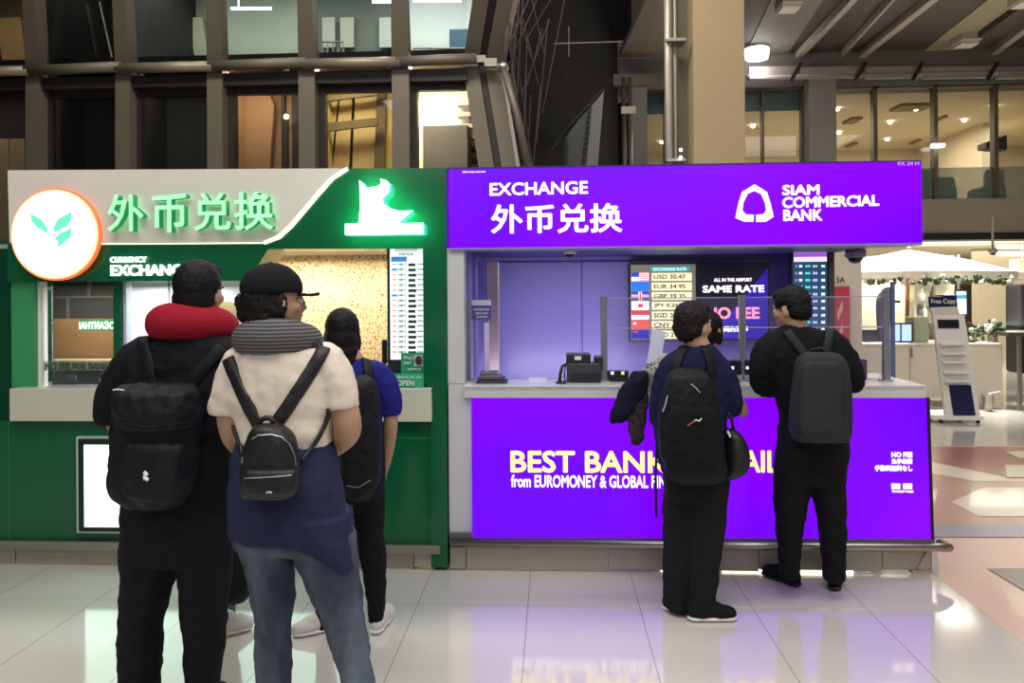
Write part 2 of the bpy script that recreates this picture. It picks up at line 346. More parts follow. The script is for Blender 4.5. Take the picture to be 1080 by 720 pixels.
thing1(MB().prism([P(247, 185, YF + 1.1), P(284, 185, YF + 1.1), P(289, 110, YF + 1.1), P(279, 90, YF + 1.1), P(247, 90, YF + 1.1)], (0, 1, 0), .08), 'leaning_board', mat('beige_board', '#a58562', .8), 'large beige board with a sloping edge in the fourth bay', 'board')
thing1(MB().ball(P(302, 123, YF + 1.1), .035), 'globe_lamp', emi('globe_glow', '#fff6dc', 6), 'small glowing globe lamp in the fourth bay', 'lamp')
thing1(MB().prism([P(340, 102, YF + 1.0), P(398, 95, YF + 1.0), P(398, 100, YF + 1.0), P(340, 107, YF + 1.0)], (0, 1, 0), .05).prism([P(340, 130, YF + 1.0), P(398, 124, YF + 1.0), P(398, 132, YF + 1.0), P(340, 139, YF + 1.0)], (0, 1, 0), .05)
       .prism([P(372, 90, YF + 1.25), P(375, 90, YF + 1.25), P(371, 185, YF + 1.25), P(368, 185, YF + 1.25)], (0, 1, 0), .05).prism([P(358, 90, YF + 1.25), P(360, 90, YF + 1.25), P(350, 185, YF + 1.25), P(348, 185, YF + 1.25)], (0, 1, 0), .05)
       .prism([P(398, 90, YF + 1.2), P(407, 90, YF + 1.2), P(405, 185, YF + 1.2), P(394, 185, YF + 1.2)], (0, 1, 0), .1), 'panel_grid', mat('grid_brown', '#5d4f36', .7), 'brown grid of beams before the yellow panels', 'frame')
pbox_t('equipment_box', (448, 131, 493, 442, YF + .6, .5), mat('grey_box', '#8a8272', .7), 'grey-brown box standing in the brightest lower bay', 'box', bev=.01)
mb = MB()
for k in range(6): a = P(482, 106 + 12 * k, YF + 1.0); b = P(512, 110 + 12 * k, YF + 1.0); mb.box((a.x, a.y, b.z), (b.x, a.y + .2, b.z + .05))
thing1(mb, 'stair_flight', mat('stair_brown', '#6d6046', .7), 'brown flight of steps at the right of the brightest bay', 'stairs')
# ------------------------------------------------------------ dark void in the middle
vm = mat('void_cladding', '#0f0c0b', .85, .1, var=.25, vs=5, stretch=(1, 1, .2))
a = [P(512, 195, 9.6), P(690, 195, 12), P(690, -30, 12), P(540, -30, 9.4)]
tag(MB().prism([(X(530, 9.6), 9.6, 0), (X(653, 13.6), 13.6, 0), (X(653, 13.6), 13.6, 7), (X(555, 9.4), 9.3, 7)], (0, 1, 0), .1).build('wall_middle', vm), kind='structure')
lat = empty('cladding_lattice', (X(545, 9), 9.1, 2.9), 'brown crossing rods over the dark cladding beside the facade', 'lattice')
hm = mat('hatch_brown', '#463a35', .6, .3)
for k, (a, b, y) in enumerate((((532, 60), (560, -6), 9.05), ((540, 80), (548, 0), 9.15), ((536, 70), (568, -4), 9.2), ((541, 178), (548, 60), 9.1), ((552, 178), (556, 40), 9.2), ((556, 40), (583, -4), 9.25), ((560, 100), (556, 178), 9.3), ((546, 90), (552, -5), 9.1), ((548, 120), (536, 40), 9.2), ((560, 60), (540, -6), 9.2), ((566, 150), (578, 20), 9.3), ((572, 120), (596, -4), 9.35), ((562, 178), (570, 90), 9.3), ((550, 100), (580, 20), 9.25), ((545, 60), (562, 178), 9.3), ((556, 90), (572, 30), 9.3), ((575, 60), (560, -5), 9.3), ((568, 90), (552, 20), 9.3))):
    MB().tube([P(*a, y), P(*b, y)], .007, 6).build('rod', hm, lat)
br = empty('diagonal_brace', (X(545, 8.8), 8.8, 2.9), 'steel diagonal brace with a round knuckle beside the facade end post', 'brace')
MB().tube([P(531, 71, 8.8), P(545, 120, 8.8), P(559, 185, 8.8)], .045, 12).build('strut', mat('brace_steel', '#6e655c', .5, .4), br, True)
MB().tube([P(531, 71, 8.8), P(537, 20, 8.75), P(543, -8, 8.7)], .03, 12).build('strut', mat('brace_steel', '#6e655c', .5, .4), br, True)
MB().ball(P(531, 71, 8.8), .07).build('knuckle', steel, br, True)
thing1(MB().tube([P(584, 46, 10.4), P(655, 44, 10.4)], .008, 8).tube([P(600, 28, 10.4), P(600, 60, 10.4)], .005, 8), 'hanging_crossbar', steel_d, 'thin cross-shaped bar hanging in the dark void', 'bar')
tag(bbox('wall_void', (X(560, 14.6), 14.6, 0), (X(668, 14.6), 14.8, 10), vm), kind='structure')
# escalator side seen through the void
es = empty('escalator', (X(615, 10.6), 10.6, 0), 'slanted grey escalator side with dark toothed edges in the dark void', 'escalator')
MB().prism([P(596, 180, 10.6), P(618, 180, 10.6), P(625, 108, 10.6), P(620, 112, 10.6), P(597, 145, 10.6)], (0, 1, 0), .05).build('side_panel', mat('esc_grey', '#464646', .5, .3), es)
MB().prism([P(618, 180, 10.55), P(630, 180, 10.55), P(637, 96, 10.55), P(624, 112, 10.55)], (0, 1, 0), .05).build('glass_balustrade', mat('esc_pale', '#706f6a', .5, .2), es)
for (a, b) in (((596, 178), (597, 146)), ((614, 178), (622, 112))):
    for k in range(13):
        p = P(*[a[j] + (b[j] - a[j]) * k / 12 for j in (0, 1)], 10.5); MB().box(p - Vector((.02, .02, .016)), p + Vector((.02, .02, .052 if False else .016))).build('step_tooth', darkm, es)
if 1: MB().tube([P(560, 180, 10.6), P(597, 138, 10.6), P(637, 94, 10.6)], .025, 8).build('handrail', blackp, es)
# ------------------------------------------------------------ concrete column with service pipes
YC = 8.2
cx0, cx1 = X(733, YC), X(787.5, YC)
tag(bbox('column', (cx0, YC, 0), (cx1, YC + .9, 8), conc_b, None, .015), kind='structure')
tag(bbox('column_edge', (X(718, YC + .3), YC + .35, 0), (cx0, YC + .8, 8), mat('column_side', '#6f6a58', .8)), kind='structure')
pr = empty('service_pipe', (X(705, YC), YC, 0), 'vertical grey service pipes with clamps beside the concrete column', 'pipe')
MB().tube([(X(708, YC), YC + .1, 0), (X(708, YC), YC + .1, 7)], .04, 14).build('pipe', steel_d, pr, True)
MB().tube([(X(716, YC), YC + .15, 0), (X(716, YC), YC + .15, 7)], .02, 10).build('pipe', steel_d, pr, True)
for v in (41, 168): a, b = P(703, v + 2, YC), P(724, v - 2, YC); bbox('clamp', (a.x, YC + .02, a.z), (b.x, YC + .24, b.z), steel, pr, .005)
for k, (v) in enumerate((158, 166)): thing1(MB().ball(P(718, v, YC - .02), .018), 'indicator_lamp', emi('indicator', '#fff2df', 5), ['upper', 'lower'][k] + ' tiny lit lamp at the clamp of the service pipe', 'lamp', 'indicator lamps')
dp = empty('drain_pipe', (X(662, 12), 12, 0), 'pair of thin steel pipes left of the grey wall panel', 'pipe')
for u in (659.5, 666): MB().tube([(X(u, 12), 12, 0), (X(u, 12), 12, Z(84, 12))], .035, 10).build('pipe', steel, dp, True)
for v in (117,): a, b = P(655, v + 4, 12), P(670, v - 4, 12); bbox('clamp', (a.x, 11.93, a.z), (b.x, 12.05, b.z), steel_d, dp)
# ------------------------------------------------------------ gallery on the right
YG = 14.0
def zc(v): return Z(v, YG, 900)
zs0, zs1, zw1, zf1 = zc(247), zc(211), zc(90), zc(66)
XL, XR = X(637, YG), 15.9
tag(bbox('gallery_slab', (X(760, YG), YG, zs0), (XR, YG + 10, zs1), mat('slab_face', '#958c7d', .8, var=.12, vs=2, bump=.1), None), kind='structure')
tag(bbox('wall_gallery', (X(637, YG), YG - .02, zs0), (X(760, YG), YG + .3, zs1), conc), kind='structure')
tag(bbox('trim_soffit', (X(900, YG), YG - .05, zs0 - .12), (XR, YG + .5, zs0 - .002), mat('soffit_gap', '#1a1411', .8)), kind='structure')
tag(bbox('ceiling', (X(760, YG), YG + .5, zs0 - .1), (XR, 29, zs0 - .04), mat('low_ceiling', '#cfc6ae', .7)), kind='structure')
tag(bbox('wall_upper', (XL, YG, zw1), (XR, YG + .3, zf1 + .5), mat('lintel_grey', '#77706a', .75)), kind='structure')
# fascia panels above the windows
fsx = [788, 842, 910, 970, 1049, 1120]
fm = mat('fascia_panel', '#a79d92', .5, .1, var=.1, vs=3)
for k in range(5):
    a, b = P(fsx[k] + 3, 83, YG - .35), P(fsx[k + 1] - 1, 69, YG - .35)
    e = empty('fascia_panel', ((a.x + b.x) / 2, YG - .35, a.z), 'long pale fascia panel under the dark ceiling, ' + ['next to the concrete column', 'second from the concrete column', 'third from the concrete column', 'fourth from the concrete column', 'at the right edge of the photo'][k], 'panel', 'fascia panels')
    MB().prism([(a.x, a.y, a.z), (b.x, a.y, a.z), (b.x, a.y + .02, b.z), (a.x, a.y + .02, b.z)], (0, 1, 0), .05).build('board', fm, e)
    p, q = P(fsx[k + 1] - 8, 85, YG - .45), P(fsx[k + 1] + 3, 66, YG - .45); MB().tube([p, q], .035, 8).build('bracket', bronze_d, e)
tag(MB().tube([(X(785, YG), YG - .3, zc(84)), (XR, YG - .3, zc(84) - .03)], .05, 10).build('trim_1', mat('pipe_grey', '#8c857c', .5), None, True), kind='structure')
wl('trim_beam', P(637, 90, 13.4), P(706, 77, 13.4) + Vector((0, .3, 0)), mat('beam_grey', '#7d756b', .7))
wl('wall_panel_1', (X(668, 13.5), 13.5, 0), (X(684, 13.5), 13.8, Z(88, 13.5)), mat('panel_grey', '#8e8a88', .7))
wl('column_2', (X(850, YG), YG - .25, zs1), (X(878, YG), YG + .2, zc(86)), mat('pier_grey', '#8f8a84', .7))
# windows and mullions
gg = glassm('gallery_glass', '#8fae9c', .06)
wx = [(684, 704), (704, 734), (788, 850), (878, 926), (926, 990), (990, 1054), (1054, 1130)]
mt = {1: '#5d564e'}
for k, (u0, u1) in enumerate(wx):
    w = empty('window_%d' % (k + 7), (X((u0 + u1) / 2, YG), YG, zs1)); tag(w, kind='structure')
    bbox('pane', (X(u0, YG), YG + .12, zs1), (X(u1, YG), YG + .13, zw1), gg, w)
    bbox('window_frame', (X(u1, YG) - .035, YG + .05, zs1), (X(u1, YG) + .035, YG + .2, zw1), mat('win_frame', '#6a6052', .5, .3), w)
    bbox('window_frame', (X(u0, YG) , YG + .05, zw1 - .05), (X(u1, YG) , YG + .2, zw1), mat('win_frame', '#6a6052', .5, .3), w)
    if k > 1: bbox('frosted_band', (X(u0, YG), YG + .14, zs1), (X(u1, YG), YG + .15, zc(177 if k > 2 else 172)), glassm('frost_band', '#a7b8a4', .45, .3), w)
wl('trim_mullion', (X(806, YG), YG + .05, zs1), (X(808, YG), YG + .2, zw1), mat('win_frame', '#6a6052', .5, .3))
# blind strips at the top of the two left windows
bl = mat('blue_blind', '#6d8285', .7)
for k, (u0, u1, v1) in enumerate(((685, 703, 113), (789, 849, 112))): tag(bbox('roller_blind', (X(u0, YG), YG + .22, zc(v1)), (X(u1, YG), YG + .26, zw1 - .05), bl), ['grey-blue roller blind in the narrow window beside the pipes', 'grey-blue roller blind in the window right of the concrete column'][k], 'blind', 'roller blinds')
# the lounge behind the windows
cream = mat('lounge_cream', '#dccfb2', .8, var=.05, vs=1)
wl('wall_lounge', (X(650, 20), 20, zs1), (XR, 20.2, 6.2), cream)
wl('ceiling_lounge', (X(650, YG), YG + .3, zc(95) - .0), (XR, 20, zc(95) + .1), mat('lounge_ceiling', '#e2d5b8', .8))
wl('floor_lounge', (X(650, YG), YG + .3, zs1 - .1), (X(760, YG), 20, zs1), conc)
wl('partition_lounge', (X(1037, 17), 17, zs1), (X(1037, 17) + .2, 20, zc(95)), cream)
for k in range(3): area('lounge_lamp', (X(830, 17) + k * 2.6, 17, zc(95) - .08), 1.6, 2.5, 100, (1, .9, .72))
area('lounge_lamp', (X(700, 16.5), 16.5, zc(95) - .08), 1.0, 2, 40, (1, .88, .68))
dl = emi('downlight_glow', '#fff4d8', 12); dlp = [(883, 115), (966, 115), (1049, 113), (939, 129), (1017, 127), (936, 147), (1022, 146), (1010, 148), (794, 133), (698, 150), (885, 140)]
for k, (u, v) in enumerate(dlp):
    zc_ = zc(95) - .03; p = G(u, v, zc_)
    if p.y > 19.8: p = G(u, v, zc_); p = P(u, v, 19.5)
    e = MB().lathe(p - Vector((0, 0, .03)), [(.028, 0), (.04, .01), (.05, .03)], 12).build('downlight', dl)
    tag(e, ['glowing downlight beside the grey pier', 'glowing downlight upper row of the wide middle pane', 'glowing downlight upper row by the right mullion', 'glowing downlight below the dark ceiling hatch', 'glowing downlight near the middle of the right pane', 'lower glowing downlight in the first cream pane', 'lower glowing downlight right of the middle mullion', 'glowing downlight near the dark wedge', 'glowing downlight in the window right of the concrete column', 'glowing downlight in the narrow window by the pipes', 'dim downlight low in the first cream pane'][k], 'downlight', 'lounge downlights')
for k, (u, v, w, h) in enumerate(((975, 106, 25, 4), (906, 123, 8, 1.2), (905, 149, 6, 1.5), (973, 146, 5, 1.2), (1000, 121, 5, 1.2))):
    a = G(u - w, v + h, zc(95) - .02); b = G(u + w, v - h, zc(95) - .02)
    if a.y > 19.5: a = G(u - w, 124, zc(95) - .02)
    if b.y > 19.7 or b.y < a.y: b = Vector((b.x, a.y + .5, b.z))
    y0, y1 = sorted((a.y, b.y)); y1 = min(y1, 19.8); y0 = min(y0, 19.3)
    thing1(MB().box((min(a.x, b.x), y0, zc(95) - .05), (max(a.x, b.x), y1, zc(95) - .003)), 'ceiling_vent', mat('vent_brown', '#8f7a55', .7), ['large square ceiling hatch in the lounge', 'slim vent left of the middle mullion', 'slim vent low in the first cream pane', 'slim vent low in the middle pane', 'slim vent near the ceiling hatch'][k], 'vent', 'lounge ceiling vents')
# lounge furniture against the glass
sofa = mat('lounge_green', '#4f6159', .8)
for k, (u0, u1, v0) in enumerate(((886, 912, 180), (938, 986, 178), (1038, 1062, 178), (984, 1010, 186))):
    a, b = P(u0, 211, YG + .6), P(u1, v0, YG + .6); e = empty('lounge_chair', ((a.x + b.x) / 2, YG + .9, zs1), 'dark green lounge chair behind the gallery glass, ' + ['nearest the purple sign', 'second from the purple sign', 'at the right edge', 'right of the middle mullion'][k], 'chair', 'lounge chairs')
    bbox('seat', (a.x, YG + .6, zs1), (b.x, YG + 1.2, zs1 + .3), sofa, e, .04); bbox('backrest', (a.x + .05, YG + .55, zs1 + .2), (b.x - .05, YG + .75, b.z), sofa, e, .08)
thing1(MB().prism([P(1040, 150, 15), P(1062, 142, 15), P(1062, 158, 15), P(1040, 156, 15)], (0, 1, 0), .3), 'hanging_speaker', mat('maroon_dark', '#2f1c1c', .6), 'dark wedge-shaped box hanging in the right lounge window', 'speaker')
thing1(MB().box(P(984, 155, YG - .1), P(997, 151, YG - .1) + Vector((0, .1, 0)), .01), 'wall_lamp', emi('wl', '#ffffff', 6), 'small bright rectangular lamp on the middle gallery mullion', 'lamp')
# ------------------------------------------------------------ dark ribbed ceiling in front of the gallery
ZC = 5.85
cm = mat('hall_ceiling', '#443b34', .7, var=.3, vs=.9)
tag(bbox('ceiling_hall', (X(790, 13.5) - .6, 4, ZC), (XR, YG + .3, ZC + .2), cm), kind='structure')
tag(MB().prism([(X(655, 13.6), 13.7, ZC - .1), (X(722, 13.6), 13.7, ZC - .1), (X(722, 13.6), 8, ZC - .1), (X(675, 13.6), 8, ZC - .1)], (0, 0, 1), .1).build('ceiling_link', mat('pale_soffit', '#8b8075', .7, var=.2, vs=1)), kind='structure')
def rib(u0, v0, u1, v1, w, m, h=.12):
    a = G(u0, v0, ZC); b = G(u1, v1, ZC); d = (b - a).normalized(); b = a + d * 7; s = Vector((-d.y, d.x, 0)) * w / 2
    return MB().prism([a - s, a + s, b + s, b - s], (0, 0, -1), h)
ribm = mat('ceiling_rib', '#9a9084', .6); k = 0
for (q, w, m) in (((842, 55, 893, 0), .1, ribm), ((888, 53, 935, 0), .04, ribm), ((905, 57, 975, 0), .12, ribm), ((1043, 55, 1080, 26), .12, ribm), ((1030, 40, 1080, 5), .3, mat('rib_dark', '#3a322d', .7))):
    tag(rib(*q, w, m).build('trim_rib', m), kind='structure')
tag(rib(978, 62, 1060, 0, .55, ribm, .02).build('trim_band', mat('olive_band', '#8d8468', .7, var=.2)), kind='structure')
tag(rib(805, 62, 840, 0, .75, ribm, .02).build('trim_band', mat('grey_band', '#75706c', .7, var=.2)), kind='structure')
def lamp(u, v, w, h, lit, label):
    p = G(u, v, ZC - .1); r = w / 2 * p.y / FPX; hh = h * p.y / FPX
    e = empty('ceiling_luminaire', (p.x, p.y, p.z), label, 'ceiling light', 'ceiling luminaires')
    if lit:
        MB().lathe(p - Vector((0, 0, hh * .4)), [(r * .9, 0), (r, hh * .3), (r, hh * .5)], 20).build('diffuser', emi('luminaire_lit', '#ffffff', 7), e, True)
        MB().lathe(p + Vector((0, 0, hh * .1)), [(r, 0), (r * 1.05, hh * .4), (r * .6, hh)], 20).build('housing', steel_d, e, True)
        l = bpy.data.lights.new('luminaire_light', 'POINT'); l.energy = 10; l.shadow_soft_size = .1; lo = bpy.data.objects.new('luminaire_light', l); COL.objects.link(lo); lo.location = p - Vector((0, 0, .3))
    else:
        bbox('housing', p - Vector((r, .2, hh * .2)), p + Vector((r, .2, hh * .6)), mat('lamp_housing', '#b4aba0', .5), e, .02)
        bbox('diffuser', p - Vector((r * .9, .14, hh * .45)), p + Vector((r * .9, .14, -hh * .18)), mat('lamp_diff', '#d8d0c4', .4), e, .02)
    MB().tube([p + Vector((0, 0, hh * .5)), (p.x, p.y, ZC)], .02, 8).build('stem', steel_d, e)
lamp(798, 54, 25, 20, True, 'round bright ceiling lamp beside the concrete column')
lamp(832, 5, 21, 14, False, 'unlit square ceiling lamp cut by the top edge right of the column')
lamp(1019, 43, 20, 13, False, 'unlit square ceiling lamp at the right on the dark ceiling')
lamp(1078, 2, 14, 10, False, 'unlit square ceiling lamp in the top right corner')
YK = G(583, 602).y
green = mat('green_laminate', '#0d5a38', .16, var=.04, vs=2, spec=.6)
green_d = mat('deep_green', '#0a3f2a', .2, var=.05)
green_l = mat('light_green_glass', '#3f9460', .2)
# ============================================================ GREEN KIOSK
gk = empty('exchange_kiosk', (X(240, YK), YK, 0), 'green currency exchange kiosk with pale header and long white counter', 'kiosk', 'exchange kiosks')
def px(name, u0, v0, u1, v1, dy, d, m, parent, bev=0): return pbox(name, u0, v0, u1, v1, YK + dy, d, m, parent, bev)
def shape(name, pts, dy, t, m, parent): return MB().prism([P(u, v, YK + dy) for u, v in pts], (0, 1, 0), t).build(name, m, parent)
xl, xr = X(-70, YK), X(471, YK)
px('lower_front', -70, 444, 471, 577, .0, .08, green, gk)
px('counter_fascia', 10, 409.6, 455, 444, -.05, .06, mat('counter_cream', '#c5c5b4', .35, var=.03), gk, .004)
a = P(10, 409.6, YK - .05); b = P(455, 409.6, YK - .05)
bbox('countertop', (a.x, YK - .045, a.z - .03), (b.x, YK + .34, a.z - .001), mat('counter_white', '#dfe0dc', .2), gk, .004); ZTG = a.z
shape('header', [(8, 180), (471, 177), (471, 262), (283, 262.5), (262, 296), (8, 297)], 0, .3, green, gk)
hp = shape('header_panel', [(8, 179.5), (362, 177.5), (347, 188), (333, 203), (305, 236), (292, 248), (278, 254), (10, 256)], -.03, .03, mat('header_beige', '#e6dfd5', .35, var=.03), gk)
edge = [(366, 177.6), (350, 188), (335, 205), (307, 238), (294, 250), (278, 256), (200, 256.5), (100, 257)]
mb = MB(); ep = [P(u, v, YK - .025) for u, v in edge]
for i in range(len(ep) - 1):
    w = .018 if i < 5 else .008; d = (ep[i + 1] - ep[i]).normalized(); n = Vector((-d.z, 0, d.x)) * w / 2
    mb.prism([ep[i] - n, ep[i] + n, ep[i + 1] + n, ep[i + 1] - n], (0, 1, 0), .02)
mb.build('header_edge', emi('edge_glow', '#fff8e6', 1.1), gk)
# side pillars, posts
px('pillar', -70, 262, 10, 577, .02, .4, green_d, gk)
px('pillar', 10, 283, 36, 409, .03, .03, green_l, gk)
px('post', 36, 296, 43, 409, .06, .06, white, gk); px('post', 120, 296, 127, 409, .08, .08, green, gk); px('post', 127, 296, 133, 409, .1, .06, mat('post_grey', '#b8c4d0', .4), gk)
px('pillar', 447, 262, 471, 410, -.01, .5, green, gk); px('pillar', 455, 410, 471, 598, -.02, .3, green, gk)
mb = MB()
for u in (10, 455): a = P(u, 577, YK - .004); b = P(u + 1, 444, YK - .004); mb.box((a.x - .002, YK - .004, a.z), (a.x + .003, YK + .01, b.z))
a = P(385, 462, YK); b = P(455, 462, YK); mb.box((a.x, YK - .004, a.z), (b.x, YK + .01, a.z + .005)); mb.build('panel_seam', mat('seam_green', '#2c7d58', .4), gk)
# back walls
YBk = YK + 1.35
bbox('back_wall', (xl, YBk, 0), (X(240, YBk), YBk + .06, Z(250, YK)), mat('kiosk_back_grey', '#4b463f', .6), gk)
mos = mat('gold_mosaic', '#d9a868', .35, var=0)
def voro(m, c1, c2, sc):
    nt = m.node_tree; b = nt.nodes['Principled BSDF']; v = nt.nodes.new('ShaderNodeTexVoronoi'); v.inputs['Scale'].default_value = sc; tc = nt.nodes.new('ShaderNodeTexCoord'); nt.links.new(tc.outputs['Object'], v.inputs[0])
    sp = nt.nodes.new('ShaderNodeSeparateColor'); nt.links.new(v.outputs['Color'], sp.inputs[0]); r = nt.nodes.new('ShaderNodeValToRGB'); nt.links.new(sp.outputs[0], r.inputs[0])
    r.color_ramp.elements[0].color = lin(c1); r.color_ramp.elements[1].color = lin(c2); r.color_ramp.elements[0].position = .05; r.color_ramp.elements[1].position = .4; nt.links.new(r.outputs[0], b.inputs['Base Color'])
voro(mos, '#8a5a2c', '#f4dcb4', 120)
bbox('mosaic_wall', (X(240, YBk - .1), YBk - .1, 0), (X(409, YBk - .1) + .35, YBk - .04, Z(250, YK)), mos, gk)
bbox('ceiling_panel', (xl, YK + .3, Z(261, YK) + .03), (xr, YBk, Z(261, YK) + .07), mat('kiosk_ceiling', '#d6cfc0', .6), gk)
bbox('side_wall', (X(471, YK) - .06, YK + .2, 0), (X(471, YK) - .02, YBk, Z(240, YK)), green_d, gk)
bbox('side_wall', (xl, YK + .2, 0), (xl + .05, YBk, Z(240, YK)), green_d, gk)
pw = px('light_panel', 133, 296, 264, 409, .55, .04, mat('panel_bright', '#e4e8f0', .4), gk); MB().box(P(178, 409, YK + .545), P(178.8, 296, YK + .545) + Vector((0, .01, 0))).build('panel_joint', mat('joint', '#6d7480'), pw)
# left window picture: dark shelf above, brown room below
cb = px('inner_cabinet', 44, 297, 119, 336, .75, .3, mat('cab_dark', '#3c3836', .6), gk); mb = MB()
for q in ((44, 312, 119, 314.5), (70, 314, 72, 336), (92, 297, 95, 312)): a = P(q[0], q[3], YK + .73); b = P(q[2], q[1], YK + .73); mb.box(a, (b.x, b.y + .03, b.z))
mb.build('cabinet_trim', mat('cab_grey', '#6b665f', .6), cb)
px('brown_panel', 44, 336, 119, 409, .7, .05, mat('brown_panel', '#a88050', .5, var=.35, vs=7), gk)
px('ledge', 44, 380, 120, 383, .5, .15, mat('ledge_cream', '#d9c69e', .5), gk)
bbox('counter_glass', (X(43, YK), YK + .1, ZTG), (X(120, YK), YK + .106, Z(297, YK)), glassm('counter_glass', '#c8e0d8', .04), gk)
mx = empty('sign_reflection', (X(100, YK + .3), YK + .3, Z(349, YK + .3)), 'sign reflection built as a glowing green plate with mirrored lettering, behind the left window', 'sign')  # reflection of a sign, modelled as a glowing plate with mirrored letters
px('reflection_plate', 83, 337, 121, 348.5, .3, .02, mat('reflection_green', '#4ea878', .4, emis='#2f8f60', es=.35), mx)
text('IAHTИAЭC', 84, 338.5, 120, 347, YK + .295, emi('text_white', '#eafff2', 1.6), mx, bold=.02)
nf = empty('fee_notice', (X(84, YK + .08), YK + .08, ZTG + .09), 'dark green window lettering about no fee above the black tray at left', 'notice')
px('notice_strip', 45, 380.5, 122, 391, .085, .004, glassm('notice_clear', '#9fb9a4', .25), nf)
text('NO FEE FOR BANKNOTE', 48, 382, 136, 390, YK + .08, mat('notice_text', '#1f5a42', .5), nf, bold=.03)
bt = empty('cash_tray', (X(79, YK + .15), YK + .15, ZTG), 'black counter tray box standing on the green kiosk counter at left', 'tray')
a = P(55, 404.5, YK + .15); b = P(104, 391, YK + .15); MB().prism([(a.x, YK + .15, ZTG), (b.x, YK + .15, ZTG), (b.x, YK + .19, b.z), (a.x, YK + .19, b.z)], (0, 1, 0), .12).build('body', mat('tray_black', '#15181b', .35), bt)
MB().prism([P(71, 402, YK + .14), P(79, 402, YK + .14), P(79, 396, YK + .155), P(71, 396, YK + .155)], (0, 1, 0), .02).build('badge', mat('badge_dark', '#4a5458', .4), bt)
thing1(MB().prism([(X(104, YK + .12), YK + .12, ZTG), (X(134, YK + .12), YK + .12, ZTG), (X(134, YK + .12), YK + .12, Z(392, YK + .12)), (X(104, YK + .12), YK + .12, Z(398, YK + .12))], (0, 1, 0), .12), 'leaflet_box', white, 'white box beside the black tray on the green kiosk counter', 'box')
# round illuminated sign
rc = P(57, 247, YK - .07); rr = 50.5 * (YK - .07) / FPX
rs = empty('round_lamp_sign', (rc.x, YK - .07, rc.z - rr), 'round glowing white lamp sign with orange rim and two green leaf shapes', 'sign')
Mr = Matrix.Translation((rc.x, 0, rc.z))
def disc(r, y0, y1, n=64):
    mb = MB(); ps = [(rc.x + r * math.cos(2 * math.pi * k / n), y0, rc.z + r * math.sin(2 * math.pi * k / n)) for k in range(n)]; return mb.prism(ps, (0, 1, 0), y1 - y0)
disc(rr, YK - .06, YK - .035).build('rim', mat('rim_orange', '#e0774a', .4, emis='#f0692f', es=.75), rs)
disc(rr * .965, YK - .07, YK - .059).build('rim_glow', emi('rim_peach', '#ffc09a', 1.0), rs)
disc(rr * .9, YK - .08, YK - .069).build('face', emi('face_white', '#fffdf8', 2.2), rs)
lf = emi('leaf_glow', '#5fe0a4', 1.0)
for pl in ([(32, 225), (43, 231), (49, 239), (50, 246), (39, 240), (33, 233)], [(56, 240), (61, 231), (75, 223), (75, 231), (70, 239), (57, 245)], [(57, 252), (63, 246), (76, 240), (74, 250), (66, 257), (60, 261), (61, 254)]):
    MB().prism([P(u, v, YK - .084) for u, v in pl], (0, 1, 0), .006).build('leaf_mark', lf, rs)
# raised foreign lettering, glowing green sides
lg = emi('letter_face_green', '#9df5b4', .8); ls = emi('letter_side_green', '#128040', .8)
for i, (ch, u0, v0, u1, v1) in enumerate((('外', 118.5, 206, 156, 245), ('币', 165, 205, 201, 246), ('兑', 209, 204, 247, 244), ('换', 251, 203, 291, 243.5))):
    o = text(ch, u0, v0, u1, v1, YK - .05, None, None, 'raised_character', bold=.02, ext=.05)
    o.data.materials.clear(); o.data.materials.append(lg); o.data.materials.append(ls)
    for p in o.data.polygons: p.material_index = 0 if abs(p.normal.y) > .7 else 1
    tag(o, 'raised glowing green character on the pale header, ' + ['nearest the round sign', 'second from the round sign', 'third from the round sign', 'fourth, beside the slanted edge'][i], 'letter', 'raised green characters')
    mb = MB()
    c = P((u0 + u1) / 2, (v0 + v1) / 2, YK - .05); MB
    o2 = MB().tube([(c.x, YK - .055, c.z), (c.x, YK - .028, c.z)], .004, 6).build('standoff', steel_d, o)
o = text('CURRENCY', 117, 270.5, 155, 277, YK - .012, emi('text_white', '#eafff2', 1.6), gk, bold=.035, ext=.012)
o = text('EXCHANGE', 117.5, 278.5, 201, 291, YK - .012, emi('text_white', '#eafff2', 1.6), gk, bold=.045, ext=.012)
# glowing mark on the green header
nm_ = empty('glowing_emblem', (X(405, YK), YK - .04, Z(248, YK)), 'white-green glowing winged emblem above a glowing bar on the green header', 'sign')
gf = emi('emblem_face', '#eafff6', 5); gs = emi('emblem_side', '#10ffc0', 16)
def glow(name, pts, m0=-.075, t=.045):
    o = MB().prism([P(u, v, YK + m0) for u, v in pts], (0, 1, 0), t).build(name, [gf, gs], nm_)
    for p in o.data.polygons: p.material_index = 0 if abs(p.normal.y) > .7 else 1
glow('emblem_bar', [(364, 236), (446, 235), (446, 246.5), (364, 247.5)])
glow('emblem_figure', [(379, 190), (383, 194), (387, 199), (393, 197), (399, 196), (402, 193), (401, 188.5), (407, 190), (411, 195), (410, 202), (403, 210), (405, 215), (412, 220), (422, 222.5), (435, 222), (428, 228), (422, 233), (418, 236), (378, 236.5), (380, 215)])
